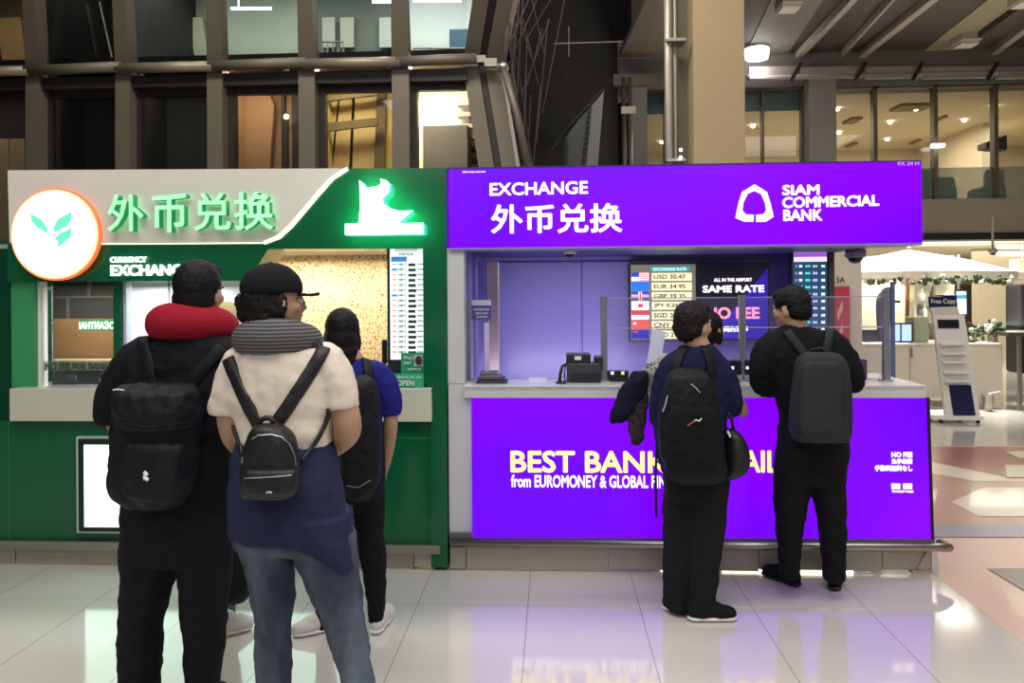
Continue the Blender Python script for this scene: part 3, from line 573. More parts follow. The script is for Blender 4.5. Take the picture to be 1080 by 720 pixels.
# LED board
lb = empty('rate_board', (X(428, YK + .05), YK + .05, ZTG), 'tall white electronic rate board with dark number cells at the right of the green kiosk', 'screen')
px('housing', 409, 261, 448, 392, .06, .07, mat('board_black', '#20262c', .4), lb); px('screen', 412, 262, 447, 379, .052, .01, emi('board_white', '#eef8f4', .95), lb)
mb = MB(); mb2 = MB(); mb3 = MB(); mb4 = MB()
for k in range(18):
    v = 277.5 + k * 5.45
    def q(M_, u0, u1, h=3.2, v=v): a = P(u0, v + h, YK + .047); b = P(u1, v, YK + .047); M_.box(a, (b.x, b.y + .006, b.z))
    q(mb2, 430.5, 438 + (k % 3) * .6); q(mb3, 420, 428, 1.0); q(mb3, 420, 420.7, 3.3); q(mb3, 427.3, 428, 3.3); q(mb3, 421.5, 425, 2.2)
    q(mb, 413, 419, 2.4) if k in (1, 6) else q(mb4, 413.5, 418.5, 1.8)
    q(mb3, 440, 446, 1.6)
a = P(412.5, 276, YK + .047); b = P(429, 270.5, YK + .047); mb.box(a, (b.x, b.y + .006, b.z))
mb.build('blue_cells', emi('cell_blue', '#2a72b8', .9), lb); mb2.build('dark_cells', emi('cell_dark', '#23312f', .6), lb); mb3.build('number_marks', emi('cell_grey', '#6f8a80', .8), lb); mb4.build('flag_marks', emi('cell_pink', '#e88a96', .8), lb)
text('EXCHANGE RATES', 417, 262.6, 440, 265, YK + .047, emi('cell_dark', '#23312f', .6), lb); text('BUYING SELLING', 421, 266.5, 436, 269.3, YK + .047, emi('cell_dark', '#23312f', .6), lb)
# notices on the counter at right
tg = mat('teal_card', '#1f8a62', .4, emis='#1f8a62', es=.15)
n1 = empty('rate_notice', (X(435, YK + .03), YK + .03, ZTG), 'upper green counter card with a small round portrait below the rate board', 'sign')
px('card', 423, 372, 447, 395, .04, .02, tg, n1); px('photo', 437, 374, 446, 386, .034, .004, mat('photo_grey', '#c5bdb4', .5), n1)
disc_c = P(441.5, 380, YK + .03); MB().prism([(disc_c.x + .02 * math.cos(t * math.pi / 8), YK + .028, disc_c.z + .027 * math.sin(t * math.pi / 8)) for t in range(16)], (0, 1, 0), .004).build('portrait', mat('portrait_dark', '#3a2e2c', .5), n1)
text("What's\nyour?", 426, 375, 436, 385, YK + .033, white, n1); text('currency', 430, 388, 444, 391.5, YK + .033, white, n1)
n2 = empty('open_sign', (X(429, YK), YK - .02, ZTG), 'slanted green counter sign reading open beside the right pillar', 'sign')
MB().prism([P(411, 408.5, YK - .02), P(446, 408.5, YK - .02), P(447.5, 394, YK + .0), P(413.5, 394, YK + .0)], (0, 1, 0), .02).build('plate', tg, n2)
text('Welcome, we are', 415, 396, 444, 399, YK - .026, white, n2); text('OPEN', 419, 401, 437, 406.5, YK - .034, white, n2, bold=.01, shear=.15)
dk_ = empty('counter_terminal', (X(400, YK + .25), YK + .25, ZTG), 'dark card terminal on the green kiosk counter below the rate board', 'terminal')
px('body', 404, 386, 424, 407, .2, .14, blackp, dk_, .01); px('screen', 402.5, 358, 407, 384, .24, .05, blackp, dk_, .01); px('stand', 404, 383, 406, 388, .25, .03, blackp, dk_)
# lit poster
lp = empty('lit_poster', (X(230, YK), YK - .05, Z(562, YK)), 'wide glowing white poster case low on the green kiosk front', 'poster')
px('outer_frame', 81, 461.5, 381, 562, -.035, .034, mat('frame_pale', '#b9cdbf', .4), lp); px('inner_frame', 83, 463.5, 379, 560, -.045, .02, mat('frame_dark_green', '#12261c', .3), lp)
px('lit_face', 89, 470, 374, 555.5, -.05, .02, emi('poster_glow', '#d4ffec', 1.7), lp)
# steel skirting
sk = empty('steel_plinth', (X(220, YK), YK, 0), 'brushed steel plinth under the green kiosk', 'plinth', 'steel plinths')
for u0, u1 in ((-70, 16), (17, 222), (223, 436), (437, 471)): px('plate', u0, 577, u1, 597, .01 if u1 < 470 else -.01, .04, steel_d, sk)
px('ledge_strip', -70, 575, 464, 578.5, -.035, .05, steel, sk)
thing1(MB().box(P(20, 600, YK + .06), P(440, 598, YK + .06) + Vector((0, .02, 0))), 'floor_light_strip', emi('under_glow', '#fff8e0', 3), 'bright light strip under the green kiosk plinth', 'lamp', 'under-plinth light strips')
# ============================================================ PURPLE KIOSK
pk = empty('exchange_kiosk', (X(725, YK), YK, 0), 'purple lightbox exchange kiosk with white posts and purple front', 'kiosk', 'exchange kiosks')
pur = mat('purple_light', '#08001c', .3, emis='#7d00ff', es=1.08, var=0, spec=.2); wt = emi('letter_white', '#fff0ff', 1.25); yl = emi('letter_yellow', '#ffe08a', 1.25)
wh = mat('post_white', '#c6c4c6', .4, var=.03)
# emission hue drifts slightly over the lightbox by random noise
def drift(m, c1, c2, cx):
    nt = m.node_tree; b = nt.nodes['Principled BSDF']; g = nt.nodes.new('ShaderNodeTexNoise'); g.inputs['Scale'].default_value = 1.1; g.inputs['Detail'].default_value = 0; tc = nt.nodes.new('ShaderNodeTexCoord'); nt.links.new(tc.outputs['Object'], g.inputs[0])
    r = nt.nodes.new('ShaderNodeValToRGB'); nt.links.new(g.outputs['Fac'], r.inputs[0]); r.color_ramp.elements[0].color = lin(c1); r.color_ramp.elements[1].color = lin(c2); r.color_ramp.elements[0].position = .35; r.color_ramp.elements[1].position = .65; nt.links.new(r.outputs[0], b.inputs['Emission Color'])
drift(pur, '#6f00f4', '#8a00ff', 0)
hd = shape('header_lightbox', [(473, 178.5), (972, 170.5), (973, 256), (473.5, 261.5)], -.02, .22, pur, pk)
MB().prism([P(472, 178, YK - .022), P(972, 170, YK - .022), P(972, 168.8, YK - .022), P(472, 176.8, YK - .022)], (0, 1, 0), .22).build('header_cap', mat('cap_purple', '#3b1a6a', .4), pk)
shape('header_underside', [(473.5, 261.6), (973, 256.2), (973, 258.2), (473.5, 263.6)], -.02, .22, mat('trim_lilac', '#8e84b0', .4), pk)
T = lambda s, q, m, y=-.026, **k: text(s, *q, YK + y, m, pk, **k)
T('EXCHANGE', (516.5, 191.5, 620, 206.5), wt, bold=.03, slope=.004)
T('外币兑换', (518, 214, 656, 246.5), wt, bold=.03)
T('SIAM', (825, 194.5, 864, 206), wt, bold=.04); T('COMMERCIAL', (825, 206.5, 927, 219.5), wt, bold=.04, slope=.006); T('BANK', (826, 220.5, 867, 233), wt, bold=.04)
T('SERVICE HOURS', (488, 180.4, 512, 182.2), wt)
T('FX 24 H', (947, 170, 969, 174.5), emi('mark_lilac', '#b08ad0', .8))
def logo(pts): return MB().prism([P(760 + x / 4.909, 180 + y / 4.909, YK - .03) for x, y in pts], (0, 1, 0), .012)
logo([(176, 70), (112, 110), (95, 165), (78, 243), (125, 263), (170, 263), (172, 228), (130, 226), (113, 205), (118, 165), (140, 120), (176, 103)]).build('leaf_emblem', emi('emblem_cream', '#ffe0b8', 1.3), pk)
logo([(176, 70), (240, 110), (258, 165), (275, 238), (235, 263), (186, 264), (186, 228), (222, 225), (238, 205), (232, 165), (212, 120), (176, 103)]).build('leaf_emblem', emi('emblem_cream', '#ffe0b8', 1.3), pk)
# posts and lower front
px('post', 472.5, 262, 489, 405, 0, .12, wh, pk); px('post', 474, 404.5, 497, 567, 0, .12, wh, pk)
px('counter_edge', 489, 406.5, 977, 419.5, -.04, .05, wh, pk, .003)
ca = P(489, 406.5, YK - .04); cb_ = P(977, 406.5, YK - .04); ZT = ca.z; XE = cb_.x
bbox('countertop', (ca.x, YK - .04, ZT - .03), (XE, YK + .27, ZT - .001), mat('counter_pale', '#e2dfe6', .2), pk, .002)
bbox('countertop', (X(900, YK), YK + .27, ZT - .03), (XE, YK + .62, ZT - .001), mat('counter_pale', '#e2dfe6', .2), pk, .002)
fr = shape('front_lightbox', [(498, 420), (978, 420), (983, 568), (498, 567)], -.03, .1, pur, pk)
shape('front_edge', [(977.5, 419), (980.5, 419), (985.5, 568.5), (982.5, 568.5)], -.036, .12, mat('edge_dark', '#22102e', .4), pk)
T('BEST BANK', (538.5, 475.5, 704, 498), yl, -.035, bold=.035); T('IN THAILAND', (714, 475, 880, 497.5), yl, -.035, bold=.035)
T('from EUROMONEY & GLOBAL FINANCE', (539, 501.5, 732, 513.5), wt, -.035, bold=.03)
T('NO FEE', (940, 476.5, 962, 482), wt, -.035, bold=.04); T('免手续费', (940, 483.5, 962, 489), wt, -.035, bold=.03); T('手数料無料なし', (922.5, 490.5, 962, 496.5), wt, -.035, bold=.03)
for u0, u1 in ((940.5, 949.5), (953, 962)): px('card_mark', u0, 510, u1, 515.5, -.036, .006, wt, pk)
T('WE ACCEPT CARDS', (940.5, 517, 963, 519), wt, -.035)
# interior
YPB = YK + 1.6; pw_ = mat('purple_wall', '#8881b4', .25, var=.1, vs=1.5, spec=.6)
px0 = X(873, YPB)
zt = Z(262, YK, 700)
bbox('back_wall', (X(473, YK) + .02, YPB, 0), (px0, YPB + .06, zt + .1), pw_, pk)
bbox('side_wall', (X(473, YK) + .01, YK + .12, 0), (X(473, YK) + .05, YPB, zt + .1), pw_, pk)
bbox('ceiling_panel', (X(473, YK) + .02, YK + .2, zt + .03), (X(972, YK), YPB, zt + .08), mat('purple_ceiling', '#3a3370', .5), pk)
mb = MB()
for u in (614, 740): a = P(u, 404, YPB - .003); mb.box((a.x, YPB - .004, .8), (a.x + .006, YPB + .01, zt))
a = P(525, 277, YPB); mb.box((a.x, YPB - .004, a.z), (P(666, 277, YPB).x, YPB + .01, a.z + .008)); mb.build('wall_joint', mat('joint_purple', '#403680', .4), pk)
# column and niche at the left inside
px('inner_column', 515.5, 276, 525, 404, .9, .12, mat('inner_beige', '#a08e86', .6), pk); px('inner_column', 505, 276, 514, 404, .85, .05, mat('inner_lilac', '#8a80b8', .35), pk)
area('kiosk_lamp', (X(610, YK + .9), YK + .95, zt - .0), 1.0, .4, 5, (.8, .77, 1)); area('back_wall_fill', (X(600, YK + .8), YK + .75, .95), 1.1, .25, 6, (.85, .82, 1), (math.radians(115), 0, 0)); area('kiosk_lamp', (X(700, YK + .9), YK + .9, zt),   .8, .3, 6, (.75, .7, 1))  # the low one below the counter is an added fill for the back wall
area('kiosk_lamp', (X(880, YK + .7), YK + .7, zt), .4, .4, 4, (.95, .9, 1))
area('mosaic_lamp', (X(300, YBk - .5), YBk - .45, Z(262, YK)), .5, .25, 13, (1, .86, .62)); area('mosaic_lamp', (X(385, YBk - .5), YBk - .45, Z(262, YK)), .45, .25, 8, (1, .84, .6))
area('booth_lamp', (X(175, YK + .35), YK + .35, Z(298, YK)), .6, .12, 8, (.95, .97, 1)); area('booth_lamp', (X(80, YK + .5), YK + .5, Z(298, YK)), .5, .12, 2.5, (1, .9, .75))
# television screens
t1 = empty('rate_screen', (X(699, YPB), YPB - .1, Z(360, YPB)), 'wall screen with flags and yellow currency rates inside the purple kiosk', 'screen')
def pb(name, q, dy, d, m, parent, bev=0): return pbox(name, *q, YPB + dy, d, m, parent, bev)
pb('bezel', (664, 277, 734.5, 360), -.1, .09, blackp, t1, .004); pb('display', (665.5, 278.5, 733.5, 358.5), -.104, .004, emi('disp_olive', '#7a765c', .6), t1)
pb('mount', (690, 310, 710, 330), -.02, .03, darkm, t1)
pb('title_bar', (687, 281, 728, 286), -.108, .004, emi('disp_teal', '#3f9a98', .8), t1); text('EXCHANGE RATE', 689, 282, 724, 285.4, YPB - .11, emi('disp_white', '#ddffff', 1), t1)
rates = ['USD 30.47', 'EUR 34.95', 'GBP 39.35', 'JPY 0.2602', 'SGD 22.18', 'CNY 4.42', 'AUD 21.06']
for k, s in enumerate(rates):
    v = 287.5 + 10.15 * k; pb('rate_strip', (687.5, v, 729.5, v + 8.6), -.107, .003, emi('strip_cream', '#ece4ae', .95), t1); text(s, 689.5, v + 1.8, 723, v + 6.8, YPB - .109, emi('rate_dark', '#15150f', .5), t1, bold=.02)
fl = MB(); fcols = ['#e8e6e8', '#2a46a0', '#1c6cd0', '#f0f0f0', '#d03038', '#e04a34', '#101a90']
def fq(mi, u0, v0, u1, v1, dy=-.107): fl.mi = mi; a = P(u0, v1, YPB + dy); b = P(u1, v0, YPB + dy); fl.box(a, (b.x, b.y + .002, b.z))
for k in range(7):
    v = 287 + 10.15 * k; b = [0, 2, 1, 3, 3, 5, 6][k]; fq(b, 666, v, 684.5, v + 9.4)
    if k == 0: fq(1, 666, v, 674, v + 5, -.109); [fq(4, 674, v + j * 2, 684.5, v + j * 2 + .8, -.109) for j in range(5)]
    if k == 2: fq(0, 666, v + 3.4, 684.5, v + 6, -.108); fq(0, 673.5, v, 677, v + 9.4, -.108); fq(4, 666, v + 4.1, 684.5, v + 5.4, -.109); fq(4, 674.5, v, 676, v + 9.4, -.109)
    if k == 3: fq(4, 673, v + 3, 678, v + 6.6, -.109)
    if k == 4: fq(4, 666, v, 684.5, v + 4.6, -.109)
    if k == 5: fq(3, 668, v + 2, 671, v + 4.5, -.109)
    if k == 6: fq(4, 667, v + 1, 673, v + 2.6, -.109)
fo = fl.build('flag_icons', [emi('flag_%d' % i, c, .85) for i, c in enumerate(fcols)], t1)
t2 = empty('promotion_screen', (X(772, YPB), YPB - .1, Z(358, YPB)), 'dark wall screen advertising the same rate and no fee in the purple kiosk', 'screen')
pb('bezel', (735, 276, 811.5, 359), -.1, .09, blackp, t2, .004); pb('display', (736.5, 277.5, 810, 357.5), -.104, .004, emi('disp_black', '#0b0914', .5), t2); pb('mount', (760, 310, 780, 330), -.02, .03, darkm, t2)
MB().prism([P(742, 357, YPB - .107), P(810, 357, YPB - .107), P(810, 282, YPB - .107), P(795, 300, YPB - .107), P(770, 330, YPB - .107)], (0, 1, 0), .002).build('purple_swirl', emi('disp_violet', '#2f18a0', .6), t2)
text('ALL IN THE AIRPORT', 753, 293, 793, 297, YPB - .11, wt, t2, bold=.03); text('SAME RATE', 741, 300.5, 806, 308.5, YPB - .11, emi('disp_wh', '#ffffff', 1.3), t2, bold=.05)
text('NO FEE', 744, 323.5, 801, 336.5, YPB - .108, emi('disp_pink', '#ff9ab8', 1.0), t2, bold=.05)
text('相同的汇率', 756, 343.5, 789, 350, YPB - .11, emi('disp_wh', '#ffffff', 1.3), t2, bold=.03)
YL = YPB - .35
t3 = empty('rate_board', (X(855, YL), YL, Z(404, YL)), 'narrow teal and violet electronic board of numbers above the man with grey backpack', 'screen')
pbox('housing', 836, 262, 874, 404, YL, .08, blackp, t3); pbox('display', 837.5, 262.5, 872, 402, YL - .004, .004, emi('disp_teal_dark', '#14405a', .7), t3); pbox('title_band', 837.5, 262.5, 872, 276, YL - .008, .004, emi('title_lilac', '#e2d4f4', 1.1), t3); pbox('title_band', 837.5, 266, 872, 271, YL - .011, .003, emi('title_violet', '#9a58c8', .9), t3)
mb, mc, mr = MB(), MB(), MB()
for k in range(14):
    v = 279 + k * 7.4; rnd = random.Random(k)
    for (u0, u1, M_) in ((839, 841, mr), (843, 846.5, mb), (849.5, 855, mc), (857.5, 862.5, mr), (866.5, 870.5, mb)):
        for j in range(3):
            ux = u0 + (u1 - u0) * j / 3; a = P(ux, v + 2.8, YL - .01); b = P(ux + (u1 - u0) / 3 - .5, v + rnd.random() * .6, YL - .01); M_.box(a, (b.x, b.y + .003, b.z))
mb.build('number_marks', emi('num_white', '#e8f4f4', 1.2), t3); mc.build('number_marks', emi('num_teal', '#3fd0b8', 1.1), t3); mr.build('number_marks', emi('num_lilac', '#b9b4f0', 1.0), t3)
pbox('side_frame', 874, 262, 880, 404, YL, .3, mat('frame_greyed', '#3a3634', .5), pk)
# glass screens on the counter
YS = YK + .17
gl = glassm('counter_screen', '#b9b4d8', .07)
for k, (u, v0, lab) in enumerate(((493, 315, 'grey glass-screen post beside the white kiosk post'), (637, 312, 'clear-topped glass-screen post beside the counting machine'), (783, 311, 'glass-screen post between the two standing customers'), (934.5, 305, 'glass-screen post at the right end of the purple counter'))):
    e = empty('screen_post', (X(u, YS), YS, ZT), lab, 'post', 'glass screen posts'); a = P(u - 3, 404, YS); b = P(u + 3, v0, YS)
    bbox('upright', (a.x, YS - .015, ZT), (b.x, YS + .02, b.z), mat('post_alu', '#8d8a96', .35, .5), e, .003); bbox('foot', (a.x - .012, YS - .03, ZT), (b.x + .012, YS + .04, ZT + .008), steel_d, e)
for k, (u0, u1, v0, v1) in enumerate(((496, 515, 316, 404), (641, 779, 313, 404), (787, 931, 312, 404))):
    a = P(u0, v1, YS); b = P(u1, v0, YS); e = empty('glass_screen', ((a.x + b.x) / 2, YS, ZT), ['narrow clear glass screen with a purple notice at the left of the purple counter', 'clear glass screen behind the customer in navy jacket', 'clear glass screen behind the man with grey backpack'][k], 'glass screen', 'counter glass screens')
    z0 = ZT + (.0 if k == 0 else .13)
    bbox('pane', (a.x, YS, ZT + .001), (b.x, YS + .006, b.z), gl, e); bbox('top_edge', (a.x, YS - .002, b.z - .006), (b.x, YS + .008, b.z), mat('glass_edge', '#a8a8c4', .2), e)
    if k: zz = Z(347, YS); bbox('shelf_line', (a.x, YS - .004, zz), (b.x, YS + .01, zz + .006), mat('glass_edge', '#a8a8c4', .2), e)
nt_ = empty('glass_notice', (X(507, YS), YS - .01, Z(337, YS)), 'small purple notice card hung on the left glass screen', 'notice')
pbox('card', 497.5, 316.5, 518, 337, YS - .01, .006, mat('notice_purple', '#4a3f96', .4), nt_); pbox('card_head', 497.5, 316.5, 518, 322, YS - .013, .004, mat('notice_pale', '#b9b4cc', .4), nt_)
text('MASTERCARD', 499.5, 325, 516, 327.5, YS - .012, white, nt_); text('VISA PAY', 501, 329, 515, 331.5, YS - .012, white, nt_); text('ACCEPTED', 502, 333, 514, 335.2, YS - .012, white, nt_)
# things on the purple counter
st = empty('display_stand', (X(518, YK + .1), YK + .12, ZT), 'tiered dark glass stand at the left end of the purple counter', 'stand')
for q, z0, z1 in (((502, 535), 0, .012), ((504, 532), .012, .03), ((506, 524), .045, .065), ((508, 528), .03, .045)): bbox('tier', (X(q[0], YK + .12), YK + .06, ZT + z0), (X(q[1], YK + .12), YK + .2, ZT + z1), mat('tier_%d' % (z0 > .02), '#3a3540' if z0 <= .02 else '#6d6670', .25, .3), st, .003)
a = P(511, 392, YK + .15); bbox('slip_holder', (a.x, YK + .14, ZT + .06), (a.x + .03, YK + .16, Z(340, YK + .15)), mat('holder_clear', '#bdb4d4', .25), st, .003)
mc_ = empty('counting_machine', (X(614, YK + .12), YK + .12, ZT), 'dark grey banknote counting machine on the purple counter', 'machine')
def dev(name, u0, v0, u1, v1, y, d, m, parent, bev=.008): a = P(u0, v1, y); b = P(u1, v0, y); return bbox(name, (a.x, y, max(a.z, ZT)), (b.x, y + d, b.z), m, parent, bev)
gm = mat('machine_grey', '#3b3b42', .4); gm2 = mat('machine_dark', '#232329', .4)
dev('body', 598, 383, 634, 408, YK + .1, .15, gm, mc_); dev('hopper', 597.5, 373, 623, 386, YK + .12, .12, gm2, mc_); dev('side_box', 627, 376, 636, 388, YK + .12, .1, gm2, mc_); dev('label_plate', 606, 375.5, 613, 379.5, YK + .117, .004, white, mc_, 0)
dev('front_tray', 603, 393, 633, 404, YK + .09, .02, gm2, mc_, .004)
hs = empty('card_reader', (X(592, YK + .06), YK + .06, ZT), 'small black handset on a looped cord left of the counting machine', 'handset')
dev('base', 586.5, 402.5, 597.5, 408, YK + .04, .06, blackp, hs, .006); MB().tube([P(590, 403, YK + .07), P(591, 394, YK + .07), P(593, 386, YK + .08), P(597, 384, YK + .1)], .009, 8).build('cord', blackp, hs, True); MB().tube([P(596, 402, YK + .07), P(595, 392, YK + .08), P(596.5, 386, YK + .1)], .004, 6).build('cord', blackp, hs, True)
for k, (u0, v0, u1, v1, lab) in enumerate(((641, 391, 663, 407, 'black calculator display beside the counting machine'), (770, 380, 782, 396, 'upper small customer display left of the middle glass post'), (786, 380, 797, 396, 'small customer display with a lit mark right of the middle glass post'))):
    y = YK + .14; e = empty('customer_display', (X((u0 + u1) / 2, y), y, ZT), lab, 'display', 'customer displays')
    dev('casing', u0, v0, u1, v1 if k == 0 else 396, y, .05, blackp, e, .005)
    if k: a = P(u0 - 1, 404, y + .01); b = P(u1 + 1, 395, y); bbox('stand', (a.x, y + .0, ZT), (b.x, y + .06, b.z), mat('disp_stand', '#8f8ca0', .4), e, .004)
    for w, (dx, c) in enumerate(((.22, '#d8d8e8'), (.72, '#c8e070'))):
        if k == 1 and w: continue
        uu = u0 + (u1 - u0) * dx; vv = (v0 + min(v1, 396)) / 2; dev('readout', uu - 1.6, vv - 1.8, uu + 1.6, vv + 1.4, y - .003, .004, emi('readout_' + c[1:], c, .8), e, 0)
thing1(MB().prism([P(557, 403, YK + .2), P(577, 403, YK + .2), P(576, 398, YK + .22), P(558, 398, YK + .22)], (0, 1, 0), .02), 'slip_holder', mat('slip_lilac', '#c9c0e8', .4), 'low pale slip holder at the middle of the purple counter', 'holder')
dv = empty('counter_terminal', (X(907, YK + .2), YK + .25, ZT), 'black box terminal behind the man with grey backpack', 'terminal')
dev('body', 893, 379, 915, 405, YK + .25, .15, gm2, dv, .01); dev('screen', 897, 382, 912, 396, YK + .246, .004, mat('dull_screen', '#4d4d50', .3), dv, 0)
thing1(MB().prism([P(905, 406, YK + .1), P(925, 406, YK + .1), P(930, 402, YK + .26), P(914, 401, YK + .3)], (0, 0, 1), .012), 'card_tray', blackp, 'flat black tray at the right end of the purple counter', 'tray')
# cameras under the header
def dome(u, v, w, Y, label, m1):
    p = P(u, v, Y); r = w / 2 * Y / FPX; e = empty('dome_camera', p, label, 'camera', 'dome cameras')
    MB().lathe(p, [(r * .8, -r * .35), (r, -r * .2), (r, r * .3), (r * .85, r * .5)], 20).build('housing', m1, e, True); MB().ball(p - Vector((0, 0, r * .3)), (r * .72, r * .72, r * .62), 16).build('dome', mat('dome_black', '#0d0c10', .1), e, True)
    return e, p, r
dome(601, 265.5, 14, YK + .4, 'white dome camera under the purple header on the left', white)
e, p, r = dome(902, 268, 21, YK + .35, 'dark dome camera under the right end of the purple header', mat('dome_grey', '#7d7a88', .4))
# plinth and bumper rail
sk = empty('steel_plinth', (X(730, YK), YK, 0), 'steel plinth with a round bumper rail under the purple kiosk', 'plinth', 'steel plinths')
for u0, u1 in ((475, 491), (492, 641), (642, 800), (801, 930), (931, 983)): px('plate', u0, 577, u1, 599.5 if u1 < 500 else 600.5, .0, .04, steel_d, sk)
zr_ = Z(574, YK - .03, 700)
MB().tube([(X(474, YK), YK - .03, zr_), (X(984, YK), YK - .03, zr_), (X(990, YK), YK - .02, zr_ - .005), (X(1000, YK), YK + .01, zr_ - .015), (X(996, YK), YK + .08, zr_ - .01)], .024, 14).build('bumper_rail', steel, sk, True)
px('shelf_strip', 474, 567.5, 986, 573, -.03, .12, mat('shelf_steel', '#6d6570', .4, .5), sk)
MB().prism([P(967, 600, YK - .01), P(980, 602, YK - .01), P(984, 578, YK - .01), P(980, 577, YK - .01)], (0, 1, 0), .05).build('corner_leg', steel_d, sk)
px('foot_plate', 962, 602, 984, 604.5, -.02, .06, steel_d, sk)
for k, (u0, u1) in enumerate(((592, 634), (697, 726), (762, 900))): thing1(MB().box(P(u0, 603.5, YK + .02), P(u1, 601.4, YK + .02) + Vector((0, .02, 0))), 'floor_light_strip', emi('under_glow', '#fff8e0', 3), ['short bright strip under the left half of the purple plinth', 'bright floor strip behind the feet of the man in navy', 'bright floor strip behind the feet of the man with grey backpack'][k], 'lamp', 'under-plinth light strips')
# ============================================================ PEOPLE
skin = mat('skin', '#b28c72', .55, var=.06, vs=10); skin.node_tree.nodes['Principled BSDF'].inputs['Subsurface Weight'].default_value = .05
hairm = mat('black_hair', '#0a0808', .65, spec=.3, var=.3, vs=30, bump=.5, bs=60, stretch=(1, 1, .15)); hairb = mat('dark_brown_hair', '#130e0c', .62, spec=.3, var=.3, vs=30, bump=.5, bs=60, stretch=(1, 1, .2))
def cloth(name, c, b=.25, bs=220, var=.1, rough=.85): return mat(name, c, rough, var=var, vs=5, bump=b, bs=bs, spec=.25)
def rings(Y, spec):
    """(v, u_left, u_right, half depth, depth offset) measured silhouettes -> horizontal cross-sections"""
    out = []
    for s in spec:
        v, a, b, d = s[:4]; dy = s[4] if len(s) > 4 else 0
        A, B = P(a, v, Y + dy), P(b, v, Y + dy); c = (A + B) / 2; out.append((c, max((B.x - A.x) / 2, .004), d))
    return sorted(out, key=lambda r: r[0].z)
def shrink(R, k, lo=None): return [(c, max(rx - k, .02), max(ry - k, .02)) for c, rx, ry in R]
def head_parts(mb, c, yaw, s=1.0, pitch=0):
    """c is the middle of the skull; the face looks along +Y turned by yaw"""
    M = (Matrix.Rotation(yaw, 3, 'Z') @ Matrix.Rotation(pitch, 3, 'X'))
    def B(p, r, rot=None):
        m = M if rot is None else M @ rot
        mb.ball(Vector(c) + M @ (Vector(p) * s), [x * s for x in r], 18, m)
    B((0, -.008, .028), (.076, .093, .092)); B((0, .022, -.03), (.063, .068, .075)); B((0, .046, -.068), (.042, .044, .038)); B((0, .078, -.083), (.022, .02, .018))
    B((0, .09, .022), (.055, .012, .014)); B((0, .098, -.012), (.011, .016, .026)); B((0, .108, -.028), (.014, .014, .012)); B((0, .09, -.052), (.026, .012, .006)); B((0, .089, -.06), (.022, .012, .006))
    for x in (-1, 1): B((x * .042, .062, -.022), (.024, .024, .022)); B((x * .077, -.004, -.012), (.01, .022, .034), Matrix.Rotation(x * -.3, 3, 'Z')); B((x * .079, 0, -.034), (.007, .01, .012))
    return M
def tubes(mb, pts, rad): mb.tube(pts, rad, 14); mb.ball(pts[0], rad[0] * .98, 14); mb.ball(pts[-1], rad[-1] * .98, 14); return mb
def spline(pts, rad, n=5):
    o, r = [], []
    L = len(pts)
    for i in range(L - 1):
        q = [Vector(pts[max(i - 1, 0)]), Vector(pts[i]), Vector(pts[i + 1]), Vector(pts[min(i + 2, L - 1)])]
        for k in range(n):
            t = k / n; o.append(.5 * ((2 * q[1]) + (-q[0] + q[2]) * t + (2 * q[0] - 5 * q[1] + 4 * q[2] - q[3]) * t * t + (-q[0] + 3 * q[1] - 3 * q[2] + q[3]) * t ** 3)); r.append(rad[i] + (rad[i + 1] - rad[i]) * t)
    return o + [Vector(pts[-1])], r + [rad[-1]]
def hand(mb, w, d, n, s=1.0, curl=.9):
    """w wrist, d direction of the fingers, n back-of-hand normal; palm, four unequal bent fingers and a thumb from the palm's side"""
    d = Vector(d).normalized(); n = Vector(n); n = (n - d * n.dot(d)).normalized(); x = d.cross(n); w = Vector(w)
    M = Matrix((x, d, n)).transposed()
    mb.ball(w + d * .045 * s, (.04 * s, .052 * s, .016 * s), 16, M)
    for k, L in enumerate((.062, .075, .07, .055)):
        b = w + d * .082 * s + x * (.028 - .019 * k) * s; p = [b - d * .02 * s, b]; a = 0; q = b
        for j, f in enumerate((.45, .3, .25)):
            a += curl * (.35 + .25 * j); q = q + (d * math.cos(a) - n * math.sin(a)) * L * f * s; p.append(q)
        mb.tube(p, [.0088 * s, .0088 * s, .008 * s, .0075 * s, .0062 * s], 8); mb.ball(p[-1], .0062 * s, 8)
    b = w + d * .025 * s + x * .03 * s; q1 = b + (x * .8 + d * .7 - n * .3) * .032 * s; q2 = q1 + (d * .95 + x * .15 - n * .35) * .03 * s
    mb.tube([b, q1, q2], [.012 * s, .0098 * s, .0075 * s], 8); mb.ball(q2, .0075 * s, 8)
